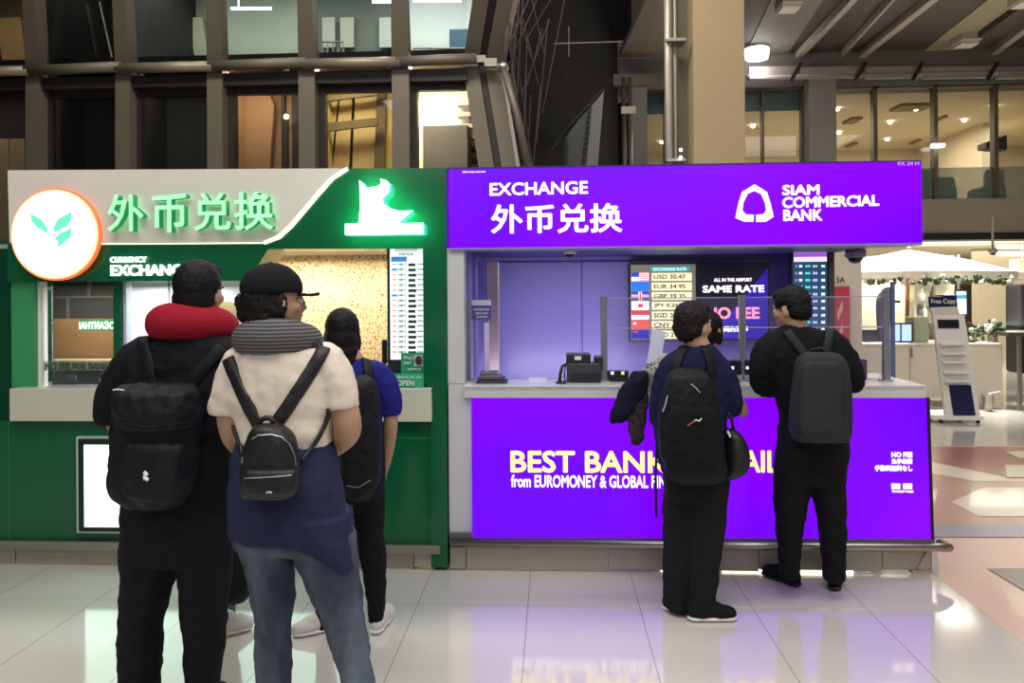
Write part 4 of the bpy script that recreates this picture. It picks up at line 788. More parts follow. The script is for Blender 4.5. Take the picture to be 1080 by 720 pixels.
class Person:
    """one continuous body; hair, clothes and shoes are its parts"""
    def __init__(s, label, Y, torso, legs, arms, head, neck, hip=None, hands=(), bare=(), hs=1.0, yaw=0, pitch=0, feet=None, cov=.9):
        s.Y = Y; s.mb = MB(); s.T = rings(Y, torso); s.L = [rings(Y, l) for l in legs]; s.A = arms; s.hits = []
        s.mb.loft(shrink(s.T, .022), e=2.2)
        for l in s.L: s.mb.loft(shrink(l, .02), e=2)
        for pts, rad in arms:
            q, r = spline(pts, rad); n_ = len(q); rr_ = [x * (.68 + .28 * min(1, max(0, (i / n_ - cov) * 6))) for i, x in enumerate(r)]; s.mb.tube(q, rr_, 14); s.mb.ball(q[0], rr_[0]); s.mb.ball(q[-1], rr_[-1])
        for h in hands: hand(s.mb, *h)
        s.hc = Vector(head); s.M = head_parts(s.mb, head, yaw, hs, pitch); s.hs = hs
        tubes(s.mb, [Vector(neck), s.hc + s.M @ Vector((0, -.02, -.05)) * hs], [.062, .052])
        for f in feet or (): s.mb.ball(f, (.04, .09, .03))
        s.o = s.mb.soft('person', skin, None, .0075, 3); tag(s.o, label, 'person')
        for x in (-1, 1):
            e = s.hc + s.M @ (Vector((x * .031, .0845, .001)) * hs)
            ey = MB().ball(e, .0125 * hs, 12).build('eye', mat('eye_white', '#d9d2cc', .2), s.o, True)
            MB().ball(e + s.M @ Vector((0, .0085, 0)), .0055 * hs, 10).build('iris', mat('iris_dark', '#1a110d', .15), ey, True)
            MB().tube([s.hc + s.M @ (Vector((x * .015, .103, .022)) * hs), s.hc + s.M @ (Vector((x * .033, .1, .027)) * hs), s.hc + s.M @ (Vector((x * .052, .085, .022)) * hs)], .0035, 6, flat=.6).build('eyebrow', hairm, s.o)
        MB().ball(s.hc + s.M @ (Vector((0, .094, -.056)) * hs), (.02, .007, .005), 10, s.M).build('lips', mat('lips', '#9a5a50', .4), s.o, True)
    def hp(s, p): return s.hc + s.M @ (Vector(p) * s.hs)
    def part(s, name, mb, m, vox=.009, it=4, wr=.012, ws=.11, wr2=.012, ws2=.045):
        o = mb.soft(name, m, s.o, vox, it, wr, ws, wr2, ws2); s.hits.append(o); return o
    def top(s, name, m, arms, extra=None, wr=.02, T=None):
        mb = MB().loft(T or s.T, e=2.4)
        for pts, rad in arms: q, r = spline(pts, rad); mb.tube(q, r, 16); mb.ball(q[0], r[0] * .97)
        if extra: extra(mb)
        return s.part(name, mb, m, wr=wr)
    def trousers(s, m, hip, name='trousers', wr=.016):
        mb = MB().loft(rings(s.Y, hip), e=2.3)
        for l in s.L: mb.loft(l, e=2.1)
        return s.part(name, mb, m, wr=wr)
    def hair(s, parts, m, name='hair', wr=.006):
        mb = MB()
        for p, r in parts: mb.ball(s.hp(p), [x * s.hs for x in r], 18, s.M)
        return mb.soft(name, m, s.o, .006, 3, wr, .05, wr * .7, .012)
    def shoe(s, heel, toe, m, sole, w=.045, h=.075, ankle=None):
        heel, toe = Vector(heel), Vector(toe); d = (toe - heel); L = d.length; d.normalize(); M = Matrix((Vector((d.y, -d.x, 0)), d, Vector((0, 0, 1)))).transposed(); M = Matrix(((d.y, d.x, 0), (-d.x, d.y, 0), (0, 0, 1)))
        mb = MB(); F = lambda y, z: heel + d * (L * y) + Vector((0, 0, z))
        for y, z, r in ((.2, .045, (w * .85, .055, .045)), (.45, .05, (w * .9, .08, .045)), (.72, .038, (w * 1.02, .075, .034)), (.86, .032, (w * .9, .045, .028)), (.18, h + .01, (w * .8, .045, .035))): mb.ball(F(y, z), r, 14, M)
        o = mb.soft('shoe', m, s.o, .006, 3)
        mb = MB()
        for y, r in ((.16, .05), (.35, .06), (.55, .07), (.75, .065), (.88, .045)): mb.ball(F(y, .014), (w * (1.0 if y > .5 else .88), r, .014), 14, M)
        mb.soft('sole', sole, o, .006, 3); ml = MB()
        for y in (.42, .52, .62): p = F(y, .088 - .03 * (y - .4) * 3); sd = M @ Vector((1, 0, 0)); ml.tube([p - sd * .02, p + Vector((0, 0, .004)), p + sd * .02], .0035, 6)
        ml.build('laces', sole, o); return o
def caster(objs):
    T = []
    for o in objs:
        me = o.data; M = Matrix.Identity(4); p = o
        while p is not None: M = Matrix.LocRotScale(p.location, p.rotation_euler, p.scale) @ M; p = p.parent
        T.append(BVHTree.FromPolygons([M @ v.co for v in me.vertices], [p.vertices[:] for p in me.polygons]))
    def f(u, v):
        d = ray(u, v).normalized(); best = None
        for t in T:
            h = t.ray_cast(CAM, d)
            if h[0] is not None and (best is None or h[3] < best[1]): best = (h[0], h[3], h[1])
        return (best[0], best[2]) if best else (None, None)
    return f
def strap(name, pts, w, m, parent, cast, off=.006, t=.006, sub=6):
    """a webbing strip lying on the body under the given path"""
    path = []
    for i in range(len(pts) - 1):
        for k in range(sub + (i == len(pts) - 2)):
            a = k / sub; u = pts[i][0] + (pts[i + 1][0] - pts[i][0]) * a; v = pts[i][1] + (pts[i + 1][1] - pts[i][1]) * a
            p, n = cast(u, v)
            if p is not None: path.append([p, n])
    if len(path) < 2: return None
    for _ in range(2):
        for i in range(1, len(path) - 1): path[i][0] = (path[i - 1][0] + path[i][0] * 2 + path[i + 1][0]) / 4
    mb = MB(); b = mb.b; R = []
    for i, (p, n) in enumerate(path):
        tg_ = (path[min(i + 1, len(path) - 1)][0] - path[max(i - 1, 0)][0]).normalized(); n = (n - tg_ * n.dot(tg_)).normalized()
        if n.length < .5: n = Vector((0, -1, 0))
        sd = tg_.cross(n); o = p + n * off
        R.append([b.verts.new(o + sd * w / 2), b.verts.new(o + n * t + sd * w * .4), b.verts.new(o + n * t - sd * w * .4), b.verts.new(o - sd * w / 2), b.verts.new(o - n * .01)])
    for i in range(len(R) - 1):
        for k in range(5): b.faces.new((R[i][k], R[i][(k + 1) % 5], R[i + 1][(k + 1) % 5], R[i + 1][k]))
    b.faces.new(R[0][::-1]); b.faces.new(R[-1]); return mb.build(name, m, parent, True)
def thread(name, pts, r, m, parent, cast, off=.002, sub=5):
    q = []
    for i in range(len(pts) - 1):
        for k in range(sub + (i == len(pts) - 2)):
            a = k / sub; p, n = cast(pts[i][0] + (pts[i + 1][0] - pts[i][0]) * a, pts[i][1] + (pts[i + 1][1] - pts[i][1]) * a)
            if p is not None: q.append(p + n * off)
    return MB().tube(q, r, 6).build(name, m, parent) if len(q) > 1 else None
def bagbody(name, Y, spec, m, parent, e=3, wr=.014, vox=.007): return MB().loft(rings(Y, spec), e=e).soft(name, m, parent, vox, 4, wr, .1, wr * .7, .04)
rub_w = mat('rubber_white', '#dcd8d2', .5); rub_b = mat('rubber_black', '#18181a', .5)
black_c = cloth('black_cloth', '#121317'); black_c2 = cloth('black_trouser', '#17171b'); navy_c = cloth('navy_cloth', '#141a3c')

# ---------------------------------------------------------------- man with red neck pillow
Y1 = 2.9
hc = P(210.5, 309, Y1) + Vector((0, 0, 0))
def foot(u, z, Y): p = P(u, 700, Y); return Vector((p.x, Y, z))
k1 = lambda u, v, dy=0: P(u, v, Y1 + dy)
LA = ([k1(140, 384), k1(122, 418, .02), k1(124, 448, .1), k1(140, 462, .27)], [.07, .056, .046, .035])
RA = ([k1(262, 384), k1(270, 420, .02), k1(268, 452, .1), k1(258, 462, .27)], [.07, .056, .046, .035])
l1 = [(540, 131, 190, .115), (570, 130, 189, .115), (600, 131, 187, .11), (630, 129, 177, .1), (655, 128, 170, .09), (690, 127, 168.5, .085), (720, 128, 166, .085), (745, 130, 164, .08), (768, 132, 160, .07)]
l2 = [(540, 186, 243, .115), (570, 188, 242, .115), (600, 190, 241, .11), (630, 192, 239, .1), (660, 195, 237, .09), (690, 196, 235, .085), (720, 199, 230, .085), (745, 201, 229, .08), (768, 202, 228, .07)]
man1 = Person('person in black T-shirt and black trousers with a red neck pillow, back turned', Y1,
  [(350, 190, 228, .06), (357, 168, 250, .1), (370, 148, 266, .115), (390, 138, 270, .125), (430, 134, 268, .13), (470, 130, 262, .13), (510, 128, 254, .13), (536, 131, 246, .12)],
  [l1, l2], [LA, RA], hc, k1(209, 350), hs=1.0, yaw=-.1, cov=.5, hands=[(k1(142, 463, .28), (.25, 1, .1), (0, -.2, 1), .95), (k1(256, 463, .28), (-.25, 1, .1), (0, -.2, 1), .95)])
tee1 = man1.top('t_shirt', black_c, [([k1(152, 376), k1(134, 396), k1(122, 414, .01), k1(117, 430, .04), k1(118, 439, .06)], [.085, .08, .07, .064, .062]), ([k1(252, 376), k1(264, 396), k1(272, 414, .01), k1(276, 436, .06)], [.085, .08, .07, .064])], wr=.022)
tr1 = man1.trousers(black_c2, [(505, 130, 246, .12), (530, 130, 244, .125), (560, 129.5, 243, .125), (592, 130, 242, .115)])
man1.hair([((0, -.016, .034), (.087, .1, .098)), ((0, -.04, -.02), (.08, .07, .075)), ((0, -.055, -.065), (.058, .042, .035)), ((0, .05, .085), (.06, .045, .035))], hairm)
z0 = Vector((0, 0, 1))
for u in (146, 214):
    p = P(u, 740, Y1); man1.shoe((p.x, Y1 - .15, 0), (p.x + (-.03 if u < 200 else .03), Y1 + .12, 0), black_c, rub_b)
# neck pillow
def ring_pillow(label, c, R, r, m, tilt, gap=.9, sc=(1, 1, 1), vz=0, fold=True, bump=0):
    pts, rad = [], []; n = 26
    for k in range(n + 1):
        a = math.pi / 2 + gap / 2 + (2 * math.pi - gap) * k / n
        x, y = R[0] * math.cos(a), R[1] * math.sin(a); back = (1 - math.sin(a)) / 2
        p = Matrix.Rotation(tilt, 3, 'X') @ Vector((x, y, .02 * back)); pts.append(Vector(c) + p); rad.append(r * (.82 + .22 * back) * (.7 if k in (0, n) else 1))
    mb = MB(); mb.tube(pts, rad, 20, flat=1.0)
    for q in (0, -1): mb.ball(pts[q], rad[q] * 1.02, 14)
    o = mb.soft('neck_pillow', m, None, .008, 5, .006, .08); tag(o, label, 'neck pillow'); return o, pts
red = cloth('red_fleece', '#9a1a2c', .35, 150)
np1, q = ring_pillow('plump red neck pillow worn by the person in black T-shirt', k1(199.5, 347, -.0) + Vector((0, .04, 0)), (.105, .115), .071, red, -.12)
# backpack of man 1
bp1 = empty('backpack', k1(165, 536, -.2), 'large black backpack with a small white mark on the person with red pillow', 'backpack')
bm = cloth('black_nylon', '#111216', .3, 200, rough=.6); bm2 = cloth('black_nylon_lid', '#15161b', .3, 200, rough=.55)
yb = -.24
body1 = bagbody('body', Y1 + yb, [(408, 130, 196, .05, .03), (418, 124, 207, .085), (440, 121, 209, .1), (470, 122, 206, .105), (500, 120, 203, .105), (520, 123, 198, .095, .01), (534, 135, 188, .06, .03)], bm, bp1)
bagbody('lid', Y1 + yb - .02, [(405, 128, 202, .05, .03), (413, 123, 207, .085), (428, 122, 208, .1), (447, 125, 206, .095), (452, 132, 200, .07)], bm2, bp1, wr=.02)
bagbody('front_pocket', Y1 + yb - .085, [(466, 134, 190, .02), (472, 130, 194, .04), (500, 128, 192, .045), (522, 134, 186, .035), (528, 142, 178, .015)], bm2, bp1)
c1 = caster([tee1, body1])
cs = caster([tee1])
strap('strap', [(151, 351), (154, 368), (158, 388), (163, 412)], .05, bm2, bp1, cs); strap('strap', [(234, 366), (222, 380), (208, 395), (194, 414)], .05, bm2, bp1, cs)
cb = caster([body1] + [o for o in bp1.children])
for o in (): pass
mk = MB(); 
wm_ = mat('mark_white', '#e9e6e2', .5, emis='#ffffff', es=.0)
c_all = caster([o for o in bpy.data.objects if o.parent == bp1 and o.type == 'MESH'])
thread('white_mark', [(152.5, 497), (155.5, 500), (153, 503), (157, 506)], .006, wm_, bp1, c_all, .003); thread('white_mark', [(153, 498), (153.5, 506)], .005, wm_, bp1, c_all, .003)
thread('zipper', [(117, 412), (124, 411), (131, 412)], .003, wm_, bp1, c_all)
thread('lid_seam', [(128, 446), (160, 450), (200, 445)], .003, bm, bp1, c_all)

# ---------------------------------------------------------------- woman with cap and striped pillow
Y2 = 2.6
k2 = lambda u, v, dy=0: P(u, v, Y2 + dy)
l1 = [(560, 245, 306, .105), (590, 258, 309, .105), (615, 265, 309, .1), (640, 270, 308, .09), (670, 271, 305.5, .08), (700, 271, 306, .078), (720, 272, 307, .076), (760, 275, 305, .07), (795, 278, 303, .065)]
l2 = [(560, 302, 374, .11), (580, 311, 377, .11), (600, 318, 378, .105), (620, 326, 380, .1), (645, 339, 383, .09), (670, 347, 387, .08), (700, 356, 391, .078), (720, 361, 394, .076), (760, 368, 398, .07), (795, 373, 400, .065)]
LA = ([k2(246, 393), k2(241, 428), k2(246, 462, .03), k2(262, 478, .2)], [.06, .046, .04, .03])
RA = ([k2(352, 390), k2(361, 425), k2(366, 455, .02), k2(350, 474, .2)], [.062, .055, .05, .034])
wom2 = Person('person in black cap, cream T-shirt, small black backpack and jeans, back turned', Y2,
  [(362, 278, 312, .055), (368, 262, 330, .08), (378, 249, 347, .095), (395, 245, 354, .105), (420, 246, 352, .11), (445, 251, 348, .11), (470, 255, 348, .105), (500, 250, 352, .12), (540, 245, 362, .125), (572, 246, 370, .12)],
  [l1, l2], [LA, RA], k2(290, 317), k2(292, 366), hs=.94, yaw=-.95, cov=.2, hands=[(k2(264, 479, .21), (.3, 1, .2), (0, -.2, 1), .88), (k2(348, 474, .21), (-.4, 1, .2), (0, -.2, 1), .88)])
cream_c = cloth('cream_cotton', '#dccfc0', .15, 250, .04); 
tee2 = wom2.top('t_shirt', cream_c, [([k2(256, 383), k2(246, 398), k2(240, 420), k2(238, 438)], [.07, .066, .06, .058]), ([k2(342, 382), k2(352, 396), k2(357, 412), k2(359, 430)], [.07, .068, .066, .066])], wr=.016,
   T=rings(Y2, [(362, 278, 312, .055), (367, 262, 330, .08), (377, 249, 346, .097), (395, 245, 354, .108), (420, 245, 352, .114), (445, 250, 349, .116), (463, 252, 349, .116), (474, 256, 348, .11)]))
denim = mat('faded_denim', '#3b4a63', .85, var=0, bump=.25, bs=260)
def blotch(m, c1, c2, sc, st):
    nt = m.node_tree; b = nt.nodes['Principled BSDF']; n = nt.nodes.new('ShaderNodeTexNoise'); n.inputs['Scale'].default_value = sc; n.inputs['Detail'].default_value = 5; tc = nt.nodes.new('ShaderNodeTexCoord'); mp = nt.nodes.new('ShaderNodeMapping'); mp.inputs['Scale'].default_value = st; nt.links.new(tc.outputs['Object'], mp.inputs[0]); nt.links.new(mp.outputs[0], n.inputs[0])
    r = nt.nodes.new('ShaderNodeValToRGB'); nt.links.new(n.outputs['Fac'], r.inputs[0]); r.color_ramp.elements[0].color = lin(c1); r.color_ramp.elements[1].color = lin(c2); r.color_ramp.elements[0].position = .38; r.color_ramp.elements[1].position = .68; nt.links.new(r.outputs[0], b.inputs['Base Color'])
blotch(denim, '#323c4e', '#6b7686', 4, (1.6, 1, .55))
jn = wom2.trousers(denim, [(500, 250, 352, .115), (540, 245, 366, .12), (568, 245, 374, .12), (578, 250, 376, .11)], 'jeans', wr=.014)
for u in (290, 387):
    p = P(u, 760, Y2); wom2.shoe((p.x, Y2 - .07, 0), (p.x + (-.02 if u < 300 else .04), Y2 + .18, 0), cloth('grey_shoe', '#7a7a7c'), rub_w, .04)
jk = MB(); jk.loft(rings(Y2, [(466, 250, 349, .125), (480, 246, 354, .14), (505, 244, 359, .148), (530, 243.5, 364, .152), (552, 243, 370, .152), (563, 244, 372, .15)]), e=2.2)
jk.loft(rings(Y2, [(540, 300, 371, .14), (565, 312, 373, .14), (580, 338, 374.5, .12), (596, 358, 376, .09), (600, 366, 375, .06)]), e=2.2)
jkt = jk.soft('waist_jacket', cloth('slate_blue', '#262c48', .2, 260), wom2.o, .008, 4, .022, .1, .005, .03)
# cap, hair
wom2.hair([((0, -.03, .0), (.087, .088, .1)), ((0, -.045, -.055), (.075, .06, .055)), ((-.03, -.1, -.02), (.035, .03, .05)), ((-.045, -.118, .0), (.028, .02, .032)), ((-.05, -.1, -.05), (.03, .025, .04)), ((.07, -.01, -.02), (.02, .035, .06)), ((-.07, -.01, -.02), (.02, .035, .06))], hairb, wr=.018)
cap = MB(); cap.ball(wom2.hp((0, -.012, .045)), (.088, .106, .088), 24, wom2.M)
capm = cloth('black_canvas', '#141318', .3, 260)
for f in [f for f in cap.b.faces if (wom2.M.inverted() @ (f.calc_center_median() - wom2.hp((0, -.014, .05)))).z < -.02]: cap.b.faces.remove(f)
bmesh.ops.holes_fill(cap.b, edges=[e for e in cap.b.edges if e.is_boundary])
capo = cap.build('cap', capm, wom2.o, True)
bb_ = MB(); pts = []
for k in range(13):
    a = math.pi * k / 12; pts.append((.078 * math.cos(a), .07 + .095 * math.sin(a) * (1 if 0 < k < 12 else .2)))
bb_.prism([wom2.hp((x, y, .034 - .6 * abs(x) ** 1.4 - (y - .07) * .12)) for x, y in pts], (0, 0, 1), .008); bb_.build('cap_brim', capm, capo)
MB().ball(wom2.hp((0, -.014, .138)), (.008, .008, .004), 8).build('cap_button', capm, capo, True)
cc = caster([capo]); p, n = cc(282, 315.5)
if p: MB().box(p + n * .003 - Vector((.009, .004, .008)), p + n * .003 + Vector((.009, .002, .008)), .002).build('cap_badge', wm_, capo)
# striped pillow
stp = mat('striped_knit', '#5a5a5c', .9, var=0, bump=0)
nt = stp.node_tree; b = nt.nodes['Principled BSDF']; wv = nt.nodes.new('ShaderNodeTexWave'); wv.bands_direction = 'Z'; wv.inputs['Scale'].default_value = 26; wv.inputs['Distortion'].default_value = .6; wv.inputs['Detail Scale'].default_value = .6; tcn = nt.nodes.new('ShaderNodeTexCoord'); nt.links.new(tcn.outputs['Object'], wv.inputs[0])
rp = nt.nodes.new('ShaderNodeValToRGB'); nt.links.new(wv.outputs['Fac'], rp.inputs[0]); rp.color_ramp.elements[0].color = lin('#323236'); rp.color_ramp.elements[1].color = lin('#716f70'); nt.links.new(rp.outputs[0], b.inputs['Base Color'])
np2, q2 = ring_pillow('grey finely striped neck pillow on the shoulders of the person in black cap', k2(291, 363) + Vector((0, .03, 0)), (.098, .1), .062, stp, -.1, gap=1.2)
ept = k2(340, 372, -.02); MB().tube([k2(330, 362, .0), k2(338, 370, -.03), k2(344, 376, -.03)], [.03, .022, .008], 10).build('pillow_tab', cloth('tab_dark', '#2c2c30'), np2, True)
# small backpack
bp2 = empty('backpack', k2(286, 523, -.2), 'small black leather backpack with curved zip on the person in cream T-shirt', 'backpack')
lea = mat('black_leather', '#1b1a1c', .42, var=.15, vs=30, bump=.25, bs=160, spec=.5)
yb = -.2
b2 = bagbody('body', Y2 + yb, [(446, 277, 291, .03), (450, 268, 300, .05), (460, 262, 308, .06), (480, 258, 313, .065), (505, 256, 315.5, .07), (518, 257.5, 314.5, .07), (523, 261, 311, .06)], lea, bp2, 3, .006)
b3 = bagbody('front_pocket', Y2 + yb - .06, [(494, 260, 311, .02), (498, 257.5, 313, .03), (512, 257, 314, .034), (520, 259, 312, .03), (523, 264, 308, .02)], lea, bp2, 3.4, .004)
cz = caster([b2, b3]); zm = mat('zip_metal', '#a8a8a6', .3, .8); c2 = caster([tee2, jkt])
thread('zipper', [(266, 463), (272, 459), (286, 458), (297, 461), (305, 468), (310, 480), (311.5, 492)], .0022, zm, bp2, cz); thread('pocket_zip', [(258, 504), (272, 503.5), (290, 502.5), (307, 501)], .0022, zm, bp2, cz)
thread('logo_plate', [(281, 519), (284, 518.3), (287, 519.3)], .0035, zm, bp2, cz); thread('zip_pull', [(256.5, 482), (256, 488)], .004, zm, bp2, cz)
strap('strap', [(241, 378), (246, 392), (254, 412), (263, 430), (272, 447)], .046, lea, bp2, c2, .004, .006); strap('strap', [(342, 367), (334, 382), (318, 407), (303, 430), (291, 447)], .046, lea, bp2, c2, .004, .006)
strap('lower_strap', [(347, 431), (341, 448), (334, 462), (325, 477), (318, 486)], .016, lea, bp2, c2); strap('lower_strap', [(247, 446), (252, 462), (257, 480)], .014, lea, bp2, c2)
MB().tube([k2(274, 449, yb), k2(275, 443, yb), k2(280, 440.5, yb), k2(285, 441, yb), k2(288, 444, yb), k2(288, 449, yb)], .009, 8).build('top_handle', lea, bp2, True)

# ---------------------------------------------------------------- woman in blue shirt
Y3 = 3.6
k3 = lambda u, v, dy=0: P(u, v, Y3 + dy)
f3 = 308.3 + FPX * 1.6 / (Y3 * 1.0)
l1 = [(510, 335, 372, .085), (540, 333, 368, .085), (580, 331, 360, .08), (620, 333, 353, .065), (650, 335, 350, .055), (662, 336, 349, .05)]
l2 = [(510, 362, 405, .085), (540, 368, 405, .085), (580, 379, 406, .075), (610, 384, 408, .062), (640, 387, 406, .052), (654, 388, 404, .05)]
LA = ([k3(343, 400), k3(338, 430), k3(342, 455, .08), k3(352, 462, .25)], [.055, .045, .036, .028])
RA = ([k3(402, 398), k3(411, 425), k3(412, 447), k3(409, 475, .06), k3(404, 497, .14)], [.056, .05, .036, .031, .026])
wom3 = Person('person with long black hair, royal blue short-sleeved shirt and white sneakers', Y3,
  [(378, 364, 384, .05), (383, 352, 394, .075), (392, 344, 403, .095), (415, 343, 405, .1), (445, 343, 402, .1), (480, 340, 404, .1), (520, 336, 405, .105), (530, 337, 404, .1)],
  [l1, l2], [LA, RA], k3(361, 351), k3(371, 382), hs=.93, yaw=.15, cov=.3, hands=[(k3(403.5, 497, .14), (-.12, .45, -1), (.8, -.3, 0), .85), (k3(353, 462, .26), (.3, 1, 0), (0, -.2, 1), .85)])
blue_c = cloth('royal_blue', '#1d1f74', .2, 260)
tee3 = wom3.top('shirt', blue_c, [([k3(352, 393), k3(343, 410), k3(340, 432)], [.06, .055, .052]), ([k3(396, 394), k3(405, 406), k3(411, 422), k3(412, 438)], [.066, .065, .06, .054])], wr=.016, T=rings(Y3, [(378, 364, 384, .05), (383, 352, 394, .075), (392, 344, 403, .095), (415, 343, 405, .1), (445, 343, 402, .1), (475, 342, 402, .1)]))
jk = MB().loft(rings(Y3, [(450, 342, 404, .11), (480, 338, 406, .118), (520, 334, 405, .12), (528, 336, 404, .11)])); jk3 = jk.soft('waist_jacket', black_c, wom3.o, .009, 4, .02, .1)
tr3 = wom3.trousers(cloth('black_jeans', '#0e1014'), [(490, 338, 405, .11), (520, 334, 405, .11), (535, 334, 404, .1)])
wom3.hair([((0, -.012, .035), (.086, .1, .095)), ((0, -.045, -.03), (.082, .07, .085)), ((0, -.05, -.09), (.086, .06, .07)), ((0, -.06, -.14), (.08, .05, .055)), ((.05, -.05, -.165), (.03, .04, .045)), ((.072, 0, -.04), (.022, .045, .07)), ((-.072, 0, -.04), (.022, .045, .07))], hairm, wr=.008)
pr_, pl_ = G(396, 668), G(333, 686)
wom3.shoe((pr_.x, pr_.y - .02, 0), (pr_.x + .02, pr_.y + .22, 0), cloth('white_sneaker', '#d2ccc4', .1), rub_w, .042)
wom3.shoe((P(349, 680, Y3).x + .02, Y3 + .02, 0), (P(319, 683, Y3).x - .01, Y3 - .07, 0), cloth('white_sneaker', '#d2ccc4', .1), rub_w, .042)
bp3 = empty('backpack', k3(378, 525, -.2), 'soft black backpack on the person in royal blue shirt', 'backpack')
b31 = bagbody('body', Y3 - .19, [(396, 364, 386, .04, .03), (404, 360, 396, .07), (430, 359, 400, .085), (465, 359, 402, .09), (500, 360, 401, .09), (518, 364, 396, .075), (527, 370, 388, .04)], bm, bp3, 2.6)
c3 = caster([tee3]); strap('strap', [(386, 380), (388, 388), (389, 398), (388, 412)], .05, bm2, bp3, c3, sub=4); strap('strap', [(363, 384), (362, 395), (364, 410)], .045, bm2, bp3, c3, sub=4)
c3 = caster([b31]); thread('pocket_seam', [(366, 512), (378, 514), (391, 506)], .003, mat('seam_grey', '#55585e', .4), bp3, c3)

# ---------------------------------------------------------------- half-hidden person with beige hat
Y4 = 3.68
k4 = lambda u, v, dy=0: P(u, v, Y4 + dy)
l1 = [(520, 205, 236, .08), (560, 205, 234, .075), (600, 207, 232, .06), (630, 209, 230, .052), (638, 210, 229, .05)]
l2 = [(520, 232, 262, .08), (560, 232, 258, .075), (600, 233, 252, .06), (630, 234, 248, .052), (648, 235, 247, .05)]
LA = ([k4(206, 400), k4(202, 430), k4(206, 455, .1), k4(218, 462, .25)], [.052, .044, .035, .028]); RA = ([k4(258, 400), k4(262, 430), k4(258, 455, .1), k4(246, 462, .25)], [.052, .044, .035, .028])
per4 = Person('person in beige hat half hidden between the red pillow and the black cap', Y4,
  [(376, 222, 242, .05), (382, 212, 252, .075), (392, 206, 258, .09), (430, 206, 258, .1), (470, 206, 258, .1), (515, 204, 260, .105), (525, 206, 258, .1)],
  [l1, l2], [LA, RA], k4(236, 349), k4(233, 380), hs=.9, yaw=-.3, hands=[(k4(219, 462, .26), (.3, 1, 0), (0, -.2, 1), .85), (k4(245, 462, .26), (-.3, 1, 0), (0, -.2, 1), .85)])
per4.top('shirt', cloth('grey_shirt', '#3c3c44'), [([k4(214, 392), k4(206, 410), k4(203, 435)], [.056, .052, .048]), ([k4(250, 392), k4(258, 410), k4(261, 435)], [.056, .052, .048])])
per4.trousers(cloth('grey_trouser', '#5a5d60'), [(495, 205, 259, .11), (525, 204, 261, .11), (540, 205, 260, .1)])
per4.hair([((0, -.012, .03), (.086, .1, .09)), ((0, -.045, -.03), (.08, .07, .08)), ((0, -.05, -.08), (.07, .05, .06))], hairb, wr=.012)
ht = MB(); hcz = per4.hp((0, -.01, .0)); ht.lathe(hcz + Vector((0, 0, .035)), [(.15, -.015), (.11, .0), (.1, .005), (.098, .05), (.085, .09), (.04, .108), (.002, .11)], 24); ht.lathe(hcz + Vector((0, 0, .03)), [(.152, -.016), (.112, -.004), (.02, -.004)], 24)
ht.build('hat', cloth('beige_hat', '#c4b283', .2, 200), per4.o, True)
p = G(244, 668); per4.shoe(G(233, 671), G(260, 664), cloth('white_sneaker', '#d2ccc4', .1), rub_w, .042)
per4.shoe(G(219, 668), G(222, 640), cloth('white_sneaker', '#d2ccc4', .1), rub_w, .042)
YB4 = 3.42
bg4 = MB().loft(rings(YB4, [(566, 236, 248, .03), (575, 233, 256, .06), (595, 232, 261, .08), (615, 234, 264, .085), (628, 238, 262, .07), (636, 242, 256, .03)]), e=2.3).soft('holdall', bm, None, .008, 4, .02, .08)
tag(bg4, 'soft black bag hanging between the person in black trousers and the person in jeans', 'bag'); MB().tube([P(240, 570, YB4), P(240, 540, YB4 + .1), P(243, 500, YB4 + .15), P(243, 468, YB4 + .25)], .008, 8).build('bag_strap', bm2, bg4, True)

# ---------------------------------------------------------------- man in navy jacket
Y5 = 3.85
k5 = lambda u, v, dy=0: P(u, v, Y5 + dy)
l1 = [(490, 700, 745, .1, .03), (540, 699, 738, .1, .03), (580, 699, 735, .095, .03), (615, 699, 731, .09, .03), (640, 700, 729, .085, .03)]
l2 = [(490, 724, 770, .1, -.03), (540, 723, 766, .1, -.03), (580, 723, 761, .095, -.03), (615, 723, 756, .09, -.03), (646, 724, 753, .085, -.03)]
LA = ([k5(704, 395), k5(697, 420), k5(697, 446, .05), k5(706, 450, .12)], [.06, .052, .045, .034]); RA = ([k5(757, 386), k5(766, 405), k5(771, 425, .02), k5(768, 430, .1), k5(762, 424, .15)], [.062, .056, .05, .042, .032])
man5 = Person('person in navy jacket and black trousers with white-soled shoes, turned to the right', Y5,
  [(362, 728, 748, .055), (367, 715, 756, .075), (378, 703, 762, .1), (395, 696, 765, .115), (420, 691, 766, .12), (450, 690, 767, .125), (480, 693, 769, .12), (498, 699, 770, .115)],
  [l1, l2], [LA, RA], k5(731, 343), k5(737, 367), hs=.96, yaw=-.85, hands=[(k5(761, 424, .155), (-.5, 1, .2), (0, -.3, 1), .92), (k5(707, 450, .125), (.4, 1, .1), (0, -.3, 1), .92)])
jk5 = man5.top('jacket', navy_c, [([k5(711, 387), k5(702, 403), k5(697, 425), k5(697, 446, .06)], [.07, .064, .058, .05]), ([k5(748, 380), k5(759, 393), k5(767, 410), k5(772, 427, .02), k5(767, 430, .1)], [.072, .066, .062, .056, .048])], wr=.02)
tr5 = man5.trousers(black_c2, [(478, 694, 770, .12), (500, 701, 770, .12), (525, 700, 768, .115)], wr=.012)
man5.hair([((0, -.018, .036), (.086, .099, .094)), ((0, -.045, -.015), (.08, .066, .07)), ((0, -.06, -.05), (.06, .04, .035)), ((0, .045, .085), (.062, .05, .035))], hairb, wr=.012)
h_, t_ = G(727, 654), G(774, 653); man5.shoe((h_.x, h_.y, 0), (t_.x, t_.y, 0), cloth('black_shoe', '#14141a', .15), rub_w, .045)
